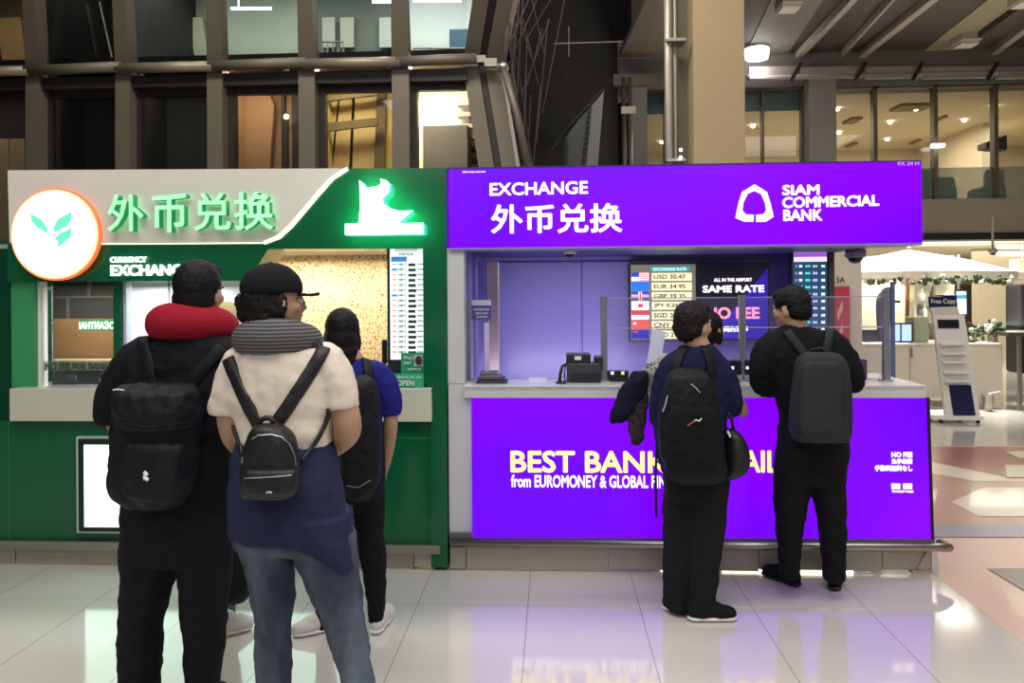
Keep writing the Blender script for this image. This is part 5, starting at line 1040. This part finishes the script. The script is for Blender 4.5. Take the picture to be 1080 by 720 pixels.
h_, t_ = G(702, 644), G(732, 634); man5.shoe((h_.x, h_.y, 0), (t_.x, t_.y, 0), cloth('black_shoe', '#14141a', .15), rub_w, .045)
bp5 = empty('backpack', k5(722, 505, -.2), 'bulky black backpack with a small red and white mark on the person in navy jacket', 'backpack')
b51 = bagbody('body', Y5 - .17, [(388, 714, 738, .04, .03), (397, 704, 748, .075), (420, 697, 755, .095), (450, 693, 760, .1), (480, 697, 764, .1), (500, 704, 766, .09), (510, 714, 756, .05)], bm, bp5, 2.5)
b52 = bagbody('front_pocket', Y5 - .25, [(428, 712, 748, .02), (436, 706, 754, .035), (465, 704, 757, .045), (490, 708, 756, .04), (498, 716, 750, .02)], cloth('black_pocket', '#101014'), bp5, 3)
c5 = caster([jk5]); strap('strap', [(722, 366), (716, 376), (712, 388), (712, 402)], .055, bm, bp5, c5); strap('strap', [(744, 368), (748, 378), (750, 390), (746, 402)], .055, bm, bp5, c5)
c5 = caster([b51, b52]); gy = mat('reflective_grey', '#a9abb4', .3)
thread('reflective_strip', [(729, 405), (734, 409), (738, 414)], .0025, gy, bp5, c5); thread('reflective_strip', [(704.5, 417), (702.5, 425), (699.5, 434)], .0035, gy, bp5, c5)
thread('red_mark', [(725, 449), (729, 446), (733, 444)], .004, mat('mark_red', '#a83038', .5), bp5, c5); thread('white_mark', [(731, 445), (734, 442.5), (737, 444), (740, 441)], .003, wm_, bp5, c5)
thread('hanging_strap', [(693, 470), (692.5, 478)], .006, bm, bp5, c5); MB().tube([k5(692.5, 470, -.18), k5(691.5, 500, -.2), k5(692, 545, -.2)], .006, 6).build('hanging_strap', bm, bp5)
sb = MB().loft(rings(Y5 - .06, [(452, 766, 774, .04), (458, 765, 782, .07), (470, 764, 788, .09), (484, 763, 790, .095), (496, 762, 786, .09), (505, 758, 772, .05)]), e=2.4).soft('shoulder_bag', lea, None, .007, 4, .008, .06)
tag(sb, 'round black shoulder bag hanging at the right hip of the person in navy jacket', 'bag')
MB().tube([k5(774, 455, -.04), k5(772, 443, -.06), k5(768, 435, -.08)], .008, 8).build('bag_strap', lea, sb, True)
c5 = caster([sb]); thread('white_tag', [(768, 455), (770, 459), (771, 461)], .006, wm_, sb, c5, .004)

# ---------------------------------------------------------------- woman behind him with paper
Y6 = 4.2
k6 = lambda u, v, dy=0: P(u, v, Y6 + dy)
l1 = [(490, 712, 738, .08), (560, 713, 735, .07), (620, 716, 731, .055)]; l2 = [(490, 734, 760, .08), (560, 735, 757, .07), (620, 738, 752, .055)]
LA = ([k6(690, 386), k6(680, 402), k6(677, 414), k6(689, 404, .1)], [.052, .045, .038, .028]); RA = ([k6(760, 384), k6(766, 400), k6(770, 412, .02), k6(778, 418, .04)], [.05, .044, .036, .026])
wom6 = Person('person in grey patterned top, mostly hidden in front of the one in navy jacket', Y6,
  [(370, 724, 742, .05), (376, 708, 756, .07), (386, 696, 762, .085), (420, 700, 760, .09), (450, 703, 758, .09), (490, 700, 762, .1), (500, 702, 760, .1)],
  [l1, l2], [LA, RA], k6(747, 348), k6(735, 374), hs=.9, yaw=-.9, cov=.8, hands=[(k6(690, 403, .1), (.2, .3, 1), (0, -1, 0), .85), (k6(777, 417, .04), (.1, -.2, -.3), (.2, -1, .3), .85, .6)])
pat = mat('grey_pattern_knit', '#85827c', .9, var=0); voro(pat, '#3f3d3c', '#b5b0a6', 120)
wom6.top('patterned_top', pat, [([k6(700, 382), k6(690, 390), k6(681, 403), k6(679, 414)], [.055, .055, .052, .046]), ([k6(752, 380), k6(761, 390), k6(766, 402), k6(769, 411, .02)], [.052, .052, .048, .042])], wr=.012)
wom6.trousers(black_c, [(475, 702, 761, .1), (500, 705, 762, .1), (520, 708, 762, .09)])
wom6.hair([((0, -.012, .032), (.086, .1, .092)), ((0, -.045, -.03), (.08, .07, .08)), ((0, -.05, -.08), (.07, .05, .06)), ((.07, .01, -.03), (.018, .035, .06)), ((-.07, .01, -.03), (.018, .035, .06))], hairm, wr=.01)
for u in (721, 744): p = P(u, 600, Y6); wom6.shoe((p.x, Y6 - .1, 0), (p.x + .02, Y6 + .12, 0), black_c, rub_w, .04)
pa_ = MB(); pp = [P(682, 384, Y6 - .04), P(697.5, 379, Y6 - .03), P(702, 350, Y6 + .02), P(688, 346.5, Y6 + .03)]; pa_.prism(pp, (0, 1, 0), .003)
tag(pa_.build('paper_sheet', mat('paper', '#bdbdd6', .7)), 'white printed sheet held up beside the head of the person in navy jacket', 'paper')
cj = MB().loft(rings(Y6 - .1, [(392, 668, 684, .04), (400, 661, 684, .055), (415, 652, 682, .06), (430, 645, 676, .055), (440, 643, 664, .045), (446, 645, 656, .02)]), e=2.2).soft('carried_jacket', cloth('dark_navy_down', '#14142a', .3, 120), None, .008, 3, .03, .06)
tag(cj, 'dark quilted jacket hung over the arm at the left of the person in navy', 'jacket')
fp = mat('dark_floral', '#2a2430', .9, var=0); voro(fp, '#100f15', '#352c34', 90)
cf = MB().loft(rings(Y6 - .1, [(414, 667, 684, .03), (425, 662, 684, .045), (445, 662, 681, .05), (460, 664, 680, .045), (468, 667, 676, .02)]), e=2.2).soft('carried_scarf', fp, None, .008, 3, .024, .05)
tag(cf, 'dark patterned scarf hanging below the quilted jacket', 'scarf')

# ---------------------------------------------------------------- man with grey backpack
Y7 = 4.06
k7 = lambda u, v, dy=0: P(u, v, Y7 + dy)
l1 = [(490, 817, 857, .1), (510, 816, 856, .1), (545, 817.5, 848, .09), (575, 820, 845, .08), (600, 822, 842, .07), (608, 823, 841, .068)]
l2 = [(490, 850, 893, .1), (510, 853, 891, .1), (545, 862, 892, .09), (575, 866, 892, .08), (600, 868, 891.5, .07), (611, 869, 890, .068)]
LA = ([k7(806, 372), k7(800, 392), k7(803, 408, .04), k7(815, 404, .18), k7(830, 402, .27)], [.062, .056, .05, .042, .03]); RA = ([k7(886, 370), k7(897, 388), k7(901, 404, .03), k7(898, 404, .17), k7(888, 402, .27)], [.062, .054, .046, .04, .03])
man7 = Person('person in black with a grey backpack and thin glasses, face turned left', Y7,
  [(342, 826, 852, .055), (348, 815, 868, .08), (358, 803, 886, .1), (375, 800, 895, .115), (400, 812, 893, .12), (430, 821, 892, .12), (460, 820, 894, .12), (490, 816, 893, .12)],
  [l1, l2], [LA, RA], k7(835, 325.5), k7(840, 347), hs=.93, yaw=.75, pitch=-.15, hands=[(k7(831, 402, .275), (.5, .8, .1), (0, -.3, 1), .92), (k7(887, 402, .275), (-.5, .8, .1), (0, -.3, 1), .92)])
jk7 = man7.top('sweatshirt', cloth('black_jersey', '#101014'), [([k7(815, 362), k7(806, 374), k7(802, 392), k7(806, 408, .05), k7(816, 406, .17)], [.07, .068, .062, .056, .046]), ([k7(877, 362), k7(889, 374), k7(898, 390), k7(900, 404, .04), k7(895, 404, .17)], [.07, .066, .058, .05, .045])], wr=.02)
tr7 = man7.trousers(cloth('black_twill', '#0f0f13'), [(470, 820, 893, .12), (490, 816.5, 893, .125), (508, 816.5, 892, .115)], wr=.012)
man7.hair([((0, -.014, .038), (.089, .102, .094)), ((0, -.045, -.01), (.082, .068, .07)), ((0, .05, .082), (.064, .05, .036)), ((0, -.062, -.045), (.06, .036, .03))], hairm, wr=.012)
gmk = MB()
for x in (-1, 1): gmk.tube([man7.hp((x * .078, -.0, .002)), man7.hp((x * .07, .06, .006)), man7.hp((x * .055, .1, .004))], .0018, 6); gmk.tube([man7.hp((x * .033 + .022 * math.cos(t * math.pi / 6), .107, -.004 + .018 * math.sin(t * math.pi / 6))) for t in range(13)], .0016, 6)
gmk.tube([man7.hp((-.011, .107, 0)), man7.hp((.011, .107, 0))], .0018, 6); gmk.build('glasses', mat('glasses_metal', '#6c6c70', .3, .8), man7.o)
h_, t_ = G(842, 618), G(808, 607); man7.shoe((h_.x, h_.y - .01, 0), (t_.x, t_.y + .02, 0), cloth('black_shoe', '#14141a', .15), rub_b, .045)
h_, t_ = G(879, 625), G(890, 606); man7.shoe((h_.x, h_.y, 0), (t_.x, t_.y + .08, 0), cloth('black_shoe', '#14141a', .15), rub_b, .047)
bp7 = empty('backpack', k7(865, 465, -.2), 'smooth dark grey rounded backpack on the person facing left at the purple counter', 'backpack')
gry = cloth('graphite_fabric', '#2c2d31', .15, 300, rough=.7)
b71 = bagbody('body', Y7 - .19, [(371, 852, 878, .03), (375, 844, 887, .055), (386, 839, 893, .075), (410, 836, 896, .085), (440, 834, 897, .09), (458, 835, 896, .09), (465, 839, 892, .07)], gry, bp7, 3.4, .006)
b72 = bagbody('front_panel', Y7 - .26, [(381, 853, 880, .02), (388, 846, 888, .03), (420, 842, 890, .036), (450, 841, 890, .036), (460, 846, 886, .02)], gry, bp7, 3.2, .004)
c7 = caster([jk7]); strap('strap', [(830, 350), (836, 358), (843, 367), (850, 376)], .045, gry, bp7, c7, .01, .01); strap('strap', [(874, 349), (873, 358), (871, 367), (868, 376)], .045, gry, bp7, c7, .01, .01)
MB().tube([k7(852, 375, -.15), k7(855, 369, -.17), k7(866, 367, -.17), k7(872, 374, -.15)], .008, 8).build('top_handle', gry, bp7, True)
# ============================================================ hall behind, right
YP = 8.6
tag(bbox('column_3', (X(880, YP), YP, 0), (X(909, YP), YP + .5, zs0 - .02), mat('pier_cream', '#c9bfae', .7)), kind='structure')
sg = empty('red_banner', (X(889, YP), YP - .02, .6), 'red banner with white stripes on the pale pier below gate writing', 'banner')
pbox('cloth', 881, 302, 896, 400, YP - .03, .02, mat('banner_red', '#b83a44', .7), sg)
for v in (316, 340): 
    MB().prism([P(883, v + 14, YP - .035), P(889, v, YP - .035), P(889, v + 10, YP - .035), P(884, v + 22, YP - .035)], (0, 1, 0), .01).build('stripe', mat('banner_pink', '#d9a5a4', .7), sg)
text('5A', 882, 292, 891, 298, YP - .035, mat('text_dark', '#33302e', .6), sg, bold=.02)
# white service counter
YD = 10.6; zcn = Z(362, YD, 990)
sc_ = empty('service_counter', (X(990, YD), YD, 0), 'long cream service counter under the white parasol', 'counter')
ccm = mat('counter_cream_b', '#ded3c0', .45, var=.03)
bbox('body', (X(900, YD), YD, .0), (X(1057, YD), YD + .7, zcn - .03), ccm, sc_, .01); bbox('worktop', (X(898, YD), YD - .02, zcn - .03), (X(1058, YD), YD + .75, zcn), mat('worktop_cream', '#e8dfcc', .3), sc_, .005)
for u in (959.5, 1020): a = P(u, 430, YD); bbox('door_joint', (a.x, YD - .003, .05), (a.x + .01, YD + .01, zcn - .06), mat('jointb', '#8f8473'), sc_)
bbox('handle', (X(960, YD), YD - .03, Z(378, YD)), (X(961.5, YD), YD, Z(368, YD)), steel_d, sc_)
# parasol
YU = 11.75; pxu = X(955, YU)
pa = empty('parasol', (pxu, YU, 0), 'white square parasol on a wooden pole with flower garlands on its rim', 'parasol')
MB().tube([(pxu - .01, YU, 0), (pxu + .05, YU, Z(268, YU))], .028, 12).build('pole', mat('wood_pole', '#8a5a34', .5), pa, True)
ztop = Z(263.5, YU, 950); R_ = 1.36
cm_ = MB(); n = 4; rimz = Z(287, YU, 990)
def rim(k, s=1.0, dz=0): a = 2 * math.pi * k / n - .2; return Vector((pxu + .05 + R_ * s * math.cos(a) * 1.08, YU + R_ * s * math.sin(a) * .9, rimz + dz))
tp = Vector((pxu + .05, YU, ztop))
b_ = cm_.b
for lay in (0, -.012):
    t = b_.verts.new(tp + Vector((0, 0, lay))); R1 = [b_.verts.new(tp.lerp(rim(k), .5) + Vector((0, 0, .03 + lay))) for k in range(n)]; R2 = [b_.verts.new(rim(k) + Vector((0, 0, lay))) for k in range(n)]; R3 = [b_.verts.new(rim(k, 1.0, -.09 + lay)) for k in range(n)]
    for k in range(n): b_.faces.new((t, R1[k], R1[(k + 1) % n])); b_.faces.new((R1[k], R2[k], R2[(k + 1) % n], R1[(k + 1) % n])); b_.faces.new((R2[k], R3[k], R3[(k + 1) % n], R2[(k + 1) % n]))
cm_.build('canopy', mat('canopy_white', '#f4efe6', .8), pa)
mb = MB()
for k in range(n): mb.tube([tp - Vector((0, 0, .05)), rim(k, .98, -.01)], .009, 6); mb.tube([tp - Vector((0, 0, .5)), tp.lerp(rim(k), .5) - Vector((0, 0, .0))], .007, 6)
mb.build('ribs', mat('rib_wood', '#a98a60', .6), pa)
MB().ball(tp + Vector((0, 0, .02)), .035).build('finial', steel_d, pa, True)
lfm = mat('leaf_green', '#4a5a3c', .7, var=.3, vs=20); flm = mat('flower_white', '#e6ded0', .7)
ga, gb = MB(), MB(); rnd = random.Random(3)
for k in range(n):
    for j in range(32):
        p = rim(k, 1.01, -.1).lerp(rim(k + 1, 1.01, -.1), (j + rnd.random()) / 32) + Vector((rnd.uniform(-.05, .05), rnd.uniform(-.05, .05), rnd.uniform(-.07, .03)))
        (ga if rnd.random() < .55 else gb).ball(p, (rnd.uniform(.03, .05), .03, rnd.uniform(.025, .05)), 6)
tag(ga.build('garland_leaves', lfm, pa), kind='stuff'); tag(gb.build('garland_flowers', flm, pa), kind='stuff')
bbox('base', (pxu - .25, YU - .25, 0), (pxu + .25, YU + .25, .08), conc, pa, .02)
area('canopy_fill_below', (pxu - .3, YU - .3, 1.45), 1.5, 1.0, 12, (1, .95, .85), (math.pi, 0, 0))  # unseen fill added under the canopy to whiten it
# menu card and screens on the counter
for k, (u0, v0, u1, v1, lab) in enumerate(((938, 342, 949, 361, 'left small lit blue tablet on the cream service counter'), (951, 342, 961, 361, 'right small lit blue tablet on the cream service counter'))):
    e = empty('tablet', (X((u0 + u1) / 2, YD + .2), YD + .2, zcn), lab, 'tablet', 'counter tablets'); a = P(u0, v1, YD + .2); b = P(u1, v0, YD + .2)
    bbox('casing', (a.x - .02, YD + .2, zcn), (b.x + .02, YD + .24, b.z + .02), blackp, e, .005); bbox('display', (a.x, YD + .195, a.z + .02), (b.x, YD + .2, b.z), emi('tablet_blue', '#a9c4ff', 1.1), e)
thing1(MB().box((X(920, YD), YD + .3, zcn), (X(937, YD), YD + .5, zcn + .17), .01).box((X(961, YD), YD + .3, zcn), (X(966, YD), YD + .5, zcn + .2), .01), 'counter_rack', blackp, 'black rack behind the blue tablets on the cream counter', 'rack')
thing1(MB().box((X(964, YD + .3), YD + .3, zcn), (X(980, YD + .3), YD + .6, Z(337, YD)), .03), 'glass_jar_case', mat('case_green', '#b4bd9c', .3), 'pale green case on the cream service counter', 'case')
# statue-like grey figure cut-out beside the parasol
mn = empty('dress_form', (X(933, YD + .4), YD + .4, zcn), 'dark grey draped bust with raised hand standing left of the parasol pole', 'mannequin')
def Q(u, v): return P(u, v, YD + .4)
def ringu(v, u0, u1, d): a, b = Q(u0, v), Q(u1, v); return ((a + b) / 2, abs(b.x - a.x) / 2, d)
MB().loft([ringu(364, 926, 938, .06), ringu(345, 925, 939, .08), ringu(325, 924, 940, .09), ringu(314, 925, 941, .09), ringu(308, 928, 939, .06)], e=2).build('torso', mat('form_grey', '#5f5f74', .6), mn, True)
MB().ball(Q(937, 307), (.08, .07, .06)).tube([Q(938, 314), Q(944, 318), Q(949, 318)], .02).build('head', mat('form_dark', '#3a3a40', .6), mn, True)
# brochure stand
YR = G(1015, 446).y
bs = empty('brochure_stand', (X(1010, YR), YR, 0), 'tall white free-copy brochure stand leaning back on a wheeled foot', 'stand')
wm = mat('stand_white', '#e2dfda', .4); nv = mat('stand_navy', '#1a1d48', .3)
def S(u, v, dy=0): return P(u, v, YR + dy)
MB().prism([S(998, 441), S(1035, 444), S(1017, 332), S(984, 332)], (0, 1, 0), .05).build('back_panel', wm, bs)
MB().prism([S(980, 313, .02), S(1009, 312, .02), S(1010, 323, .02), S(981, 324, .02)], (0, 1, 0), .03).build('header_card', nv, bs)
MB().prism([S(981, 324, .02), S(1010, 323, .02), S(1013, 333, .02), S(984, 333, .02)], (0, 1, 0), .03).build('header_strip', mat('strip_grey', '#c9c5be', .5), bs)
MB().prism([S(984, 312, .03), S(989, 311, .03), S(1005, 311, .03), S(1009, 313, .03)], (0, 1, 0), .02).build('header_card', nv, bs)
text('Free Copy', 982, 315, 1008, 321.5, YR + .012, white, bs, bold=.01)
MB().prism([S(989, 337, -.01), S(1011, 337, -.01), S(1012, 346, -.01), S(990, 346, -.01)], (0, 1, 0), .02).build('top_picture', blackp, bs)
MB().prism([S(1001, 406, -.012), S(1024, 406, -.012), S(1029, 438, -.012), S(1006, 438, -.012)], (0, 1, 0), .02).build('bottom_poster', nv, bs)
for v in (364, 374, 383, 394, 403): u = 992 + (v - 360) * .13; MB().prism([S(u, v, -.06), S(u + 26, v, -.06), S(u + 26, v - 2, -.06), S(u, v - 2, -.06)], (0, 1, 0), .07).build('shelf', wm, bs)
ft_ = MB(); a = S(985, 445); b = S(1035, 445); ft_.prism([(a.x, a.y - .0, .04), (b.x, a.y - .05, .04), (b.x, a.y + .45, .04), (a.x - .25, a.y + .45, .04)], (0, 0, 1), .05); ft_.build('foot', wm, bs)
for x, y in ((b.x - .04, a.y), (a.x + .08, a.y), (b.x - .04, a.y + .4), (a.x - .15, a.y + .4)): MB().tube([(x - .015, y, .022), (x + .015, y, .022)], .022, 12).build('caster', darkm, bs)
thing1(MB().box((X(984, YR + .6), YR + .6, .1), (X(1001, YR + .6), YR + .9, .19), .02), 'low_bench', mat('bench_brown', '#6a6257', .5, .3), 'low brown bench half hidden behind the white brochure stand', 'bench')
bk = thing1(MB().lathe((X(1041, YD - .2), YD - .2, 0), [(.055, 0), (.07, .2), (.075, .22)], 16).tube([(X(1041, YD - .2), YD - .2, .22), (X(1053, YD - .2), YD - .22, .25)], .01), 'metal_bin', steel, 'small round metal bin at the foot of the cream counter', 'bin')
# plants and flowers on the counter
for k, (u, v, s, lab) in enumerate(((1024, 352, .16, 'bushy plant with white flowers behind the brochure stand'), (1046, 347, .12, 'taller leafy plant at the end of the cream counter'))):
    e = empty('potted_flowers', (X(u, YD + .2), YD + .2, zcn), lab, 'plant', 'counter plants'); rnd = random.Random(k + 9); g1, g2 = MB(), MB()
    for j in range(70):
        p = P(u, v, YD + .2) + Vector((rnd.gauss(0, s * .5), rnd.gauss(0, s * .4), rnd.gauss(0, s * .4))); p.z = max(p.z, zcn + .03)
        (g1 if rnd.random() < .75 else g2).ball(p, (rnd.uniform(.015, .04), .02, rnd.uniform(.015, .045)), 6)
    tag(g1.build('foliage', lfm, e), kind='stuff'); tag(g2.build('blossoms', flm, e), kind='stuff'); MB().lathe((X(u, YD + .2), YD + .2, zcn), [(.05, 0), (.06, .08), (.062, .1)], 12).build('pot', steel_d, e)
# shelves / shop front far behind
YW = 16.0
sh = empty('shop_shelving', (X(990, YW), YW, 0), 'glass and metal shop shelving glowing behind the parasol', 'shelving')
bbox('backboard', (X(905, YW), YW + .3, 0), (X(1015, YW), YW + .4, 2.3), mat('shop_back', '#c7c3a4', .6, emis='#fff0c8', es=.0), sh)
for k in range(4): bbox('shelf', (X(962, YW), YW, .5 + k * .42), (X(1012, YW), YW + .3, .53 + k * .42), steel, sh)
for u in (964, 985, 1010): bbox('post', (X(u, YW), YW - .02, 0), (X(u + 2, YW), YW + .04, 2.3), steel, sh)
for k, (u, z, w, h, c, lab) in enumerate(((970, .95, .07, .34, '#4a4d48', 'dark'), (975, .95, .06, .38, '#b5b8b0', 'silver'), (980, .95, .08, .26, '#6b6a5e', 'brown'), (991, .95, .1, .3, '#c9a45a', 'amber'), (1001, .95, .07, .36, '#3b4148', 'slate'), (972, 1.37, .08, .24, '#8f9490', 'grey'), (984, 1.37, .06, .3, '#3c3a36', 'black'), (999, 1.37, .09, .2, '#d5d2c0', 'cream'))):
    thing1(MB().lathe((X(u, YW + .12), YW + .12, z), [(w, 0), (w, h * .6), (w * .4, h * .75), (w * .35, h)], 10), 'bottle', mat('bottle_' + lab, c, .25), lab + (' bottle on the lower shelf of the far shop shelving' if z < 1 else ' bottle on the upper shelf of the far shop shelving'), 'bottle', 'bottles on the far shelving')
e = empty('shop_screen', (X(1014, 14.6), 14.6, 0), 'blue-white lit screen on a stand right of the brochure header', 'screen')
pbox('housing', 1008, 305, 1020, 333, 14.6, .06, blackp, e); pbox('display', 1009, 307, 1019, 331, 14.595, .004, emi('scr_blue', '#9fd0f0', 1.2), e); pbox('display_band', 1009, 311, 1019, 315, 14.59, .004, emi('scr_deep', '#2f6fc0', 1), e)
MB().tube([(X(1014, 14.62), 14.63, 0), (X(1014, 14.62), 14.63, Z(333, 14.6))], .03, 8).build('stand', steel_d, e)
tag(bbox('wall_shop', (X(1030, 17.5), 17.5, 0), (X(1086, 17.5), 17.7, zs0 - .1), mat('shop_wall', '#b8ad92', .8)), kind='structure')
for k, (u0, u1, v) in enumerate(((1052, 1085, 260.5), (1052, 1085, 267.5))):
    a, b = P(u0, v, 13.2), P(u1, v, 13.2); thing1(MB().tube([a, b], .035, 8), 'tube_light', emi('tube_lit', '#fff6e6', 3), ['upper', 'lower'][k] + ' long tube light under the low ceiling at the right edge', 'lamp', 'low ceiling tube lights')
e, p, r = dome(1047, 265, 9, 12.5, 'small black dome camera hanging from the gallery soffit', steel_d); MB().tube([p, (p.x, p.y, zs0 + .15)], .02, 8).build('stem', steel_d, e)
area('low_ceiling_lamp', (X(990, 15.3), 15.3, zs0 - .15), 5, 1.2, 210, (1, .95, .85)); area('low_ceiling_lamp', (X(1000, 18), 19, zs0 - .15), 5, 4, 200, (1, .93, .8))
# glass railing and bag at the right edge, dark kiosk edge
rl = empty('table_with_bags', (X(1070, YD - .2), YD - .2, 0), 'narrow dark table with steel legs at the right edge beyond the counter', 'table')
bbox('tabletop', (X(1054, YD), YD - .2, Z(356, YD)), (X(1110, YD), YD + .4, Z(352, YD)), mat('dark_top', '#4a443f', .4), rl)
for u in (1073.5, 1100): MB().tube([(X(u, YD - .15), YD - .15, 0), (X(u, YD - .15), YD - .15, Z(356, YD))], .018, 8).build('leg', steel, rl); MB().tube([(X(u, YD - .15), YD + .35, 0), (X(u, YD - .15), YD + .35, Z(356, YD))], .018, 8).build('leg', steel, rl)
bb = thing1(MB().box((X(1076, 15), 15, .0), (X(1092, 15), 15.5, Z(303, 15)), .05), 'dark_display_case', mat('dark_case', '#0d0d10', .6), 'dark display case at the right edge of the photo', 'case')
bb = thing1(MB().box((X(1074, 14.5), 14.5, Z(291, 14.5)), (X(1095, 14.5), 14.8, Z(278, 14.5)), .05).tube([(X(1080, 14.6), 14.65, Z(278, 14.5)), (X(1080, 14.6), 14.65, zs0 - .1)], .01), 'hanging_shop_sign', mat('sign_pale', '#d9cfae', .5, emis='#ffe9b8', es=.6), 'pale lit shop sign hanging at the right edge', 'sign')
ts = thing1(MB().box((X(940.5, YD - .5), YD - .5, .0), (X(944, YD - .5), YD - .45, Z(300, YD - .5)), .004), 'queue_post', mat('post_blue', '#6878a8', .4, .3), 'slim blue-grey post just right of the glass-screen post', 'post')
# hall lighting and added fill lights
area('hall_lamp', (-1.0, 1.2, 5.6), 5, 2.5, 210, (1, .975, .93)); area('hall_lamp', (3.5, 1.8, 5.6), 4, 3, 130, (1, .97, .92)); area('hall_lamp', (0, -2.2, 4.2), 6, 1.5, 90, (1, .97, .93), (math.radians(50), 0, 0))
area('hall_lamp', (6.5, 6.5, 5.6), 3, 3, 120, (1, .95, .87))
area('facade_lamp', (-1.5, 5.8, 7.0), 6, 1, 300, (1, .95, .84), (math.radians(30), 0, 0))
area('canopy_fill_above', (pxu, 11.3, 5.5), 1, 1, 130, (1, .97, .9), spread=45)  # unseen fill added overhead to brighten the canopy top
area('low_ceiling_fill', (X(1000, 15), 14.6, .9), 3, 2, 120, (1, .95, .85), (math.pi, 0, 0))  # unseen fill added to lift the low ceiling from below
area('ceiling_wash', (5.0, 9.5, 3.4), 4, 1, 26, (1, .93, .84), (math.radians(180), 0, 0))
w = bpy.data.worlds.new('world'); scn.world = w; w.use_nodes = True; bg = w.node_tree.nodes['Background']; bg.inputs[0].default_value = (.9, .95, 1, 1); bg.inputs[1].default_value = .10
vs = scn.view_settings; scn.display_settings.display_device = 'sRGB'; vs.view_transform = 'Standard'; vs.look = 'None'; vs.gamma = 1; vs.exposure = 0; vs.use_curve_mapping = False
scn.cycles.use_denoising = True; scn.cycles.max_bounces = 8; scn.cycles.transparent_max_bounces = 16; scn.cycles.sample_clamp_indirect = 4
scn.cycles.caustics_reflective = False; scn.cycles.caustics_refractive = False
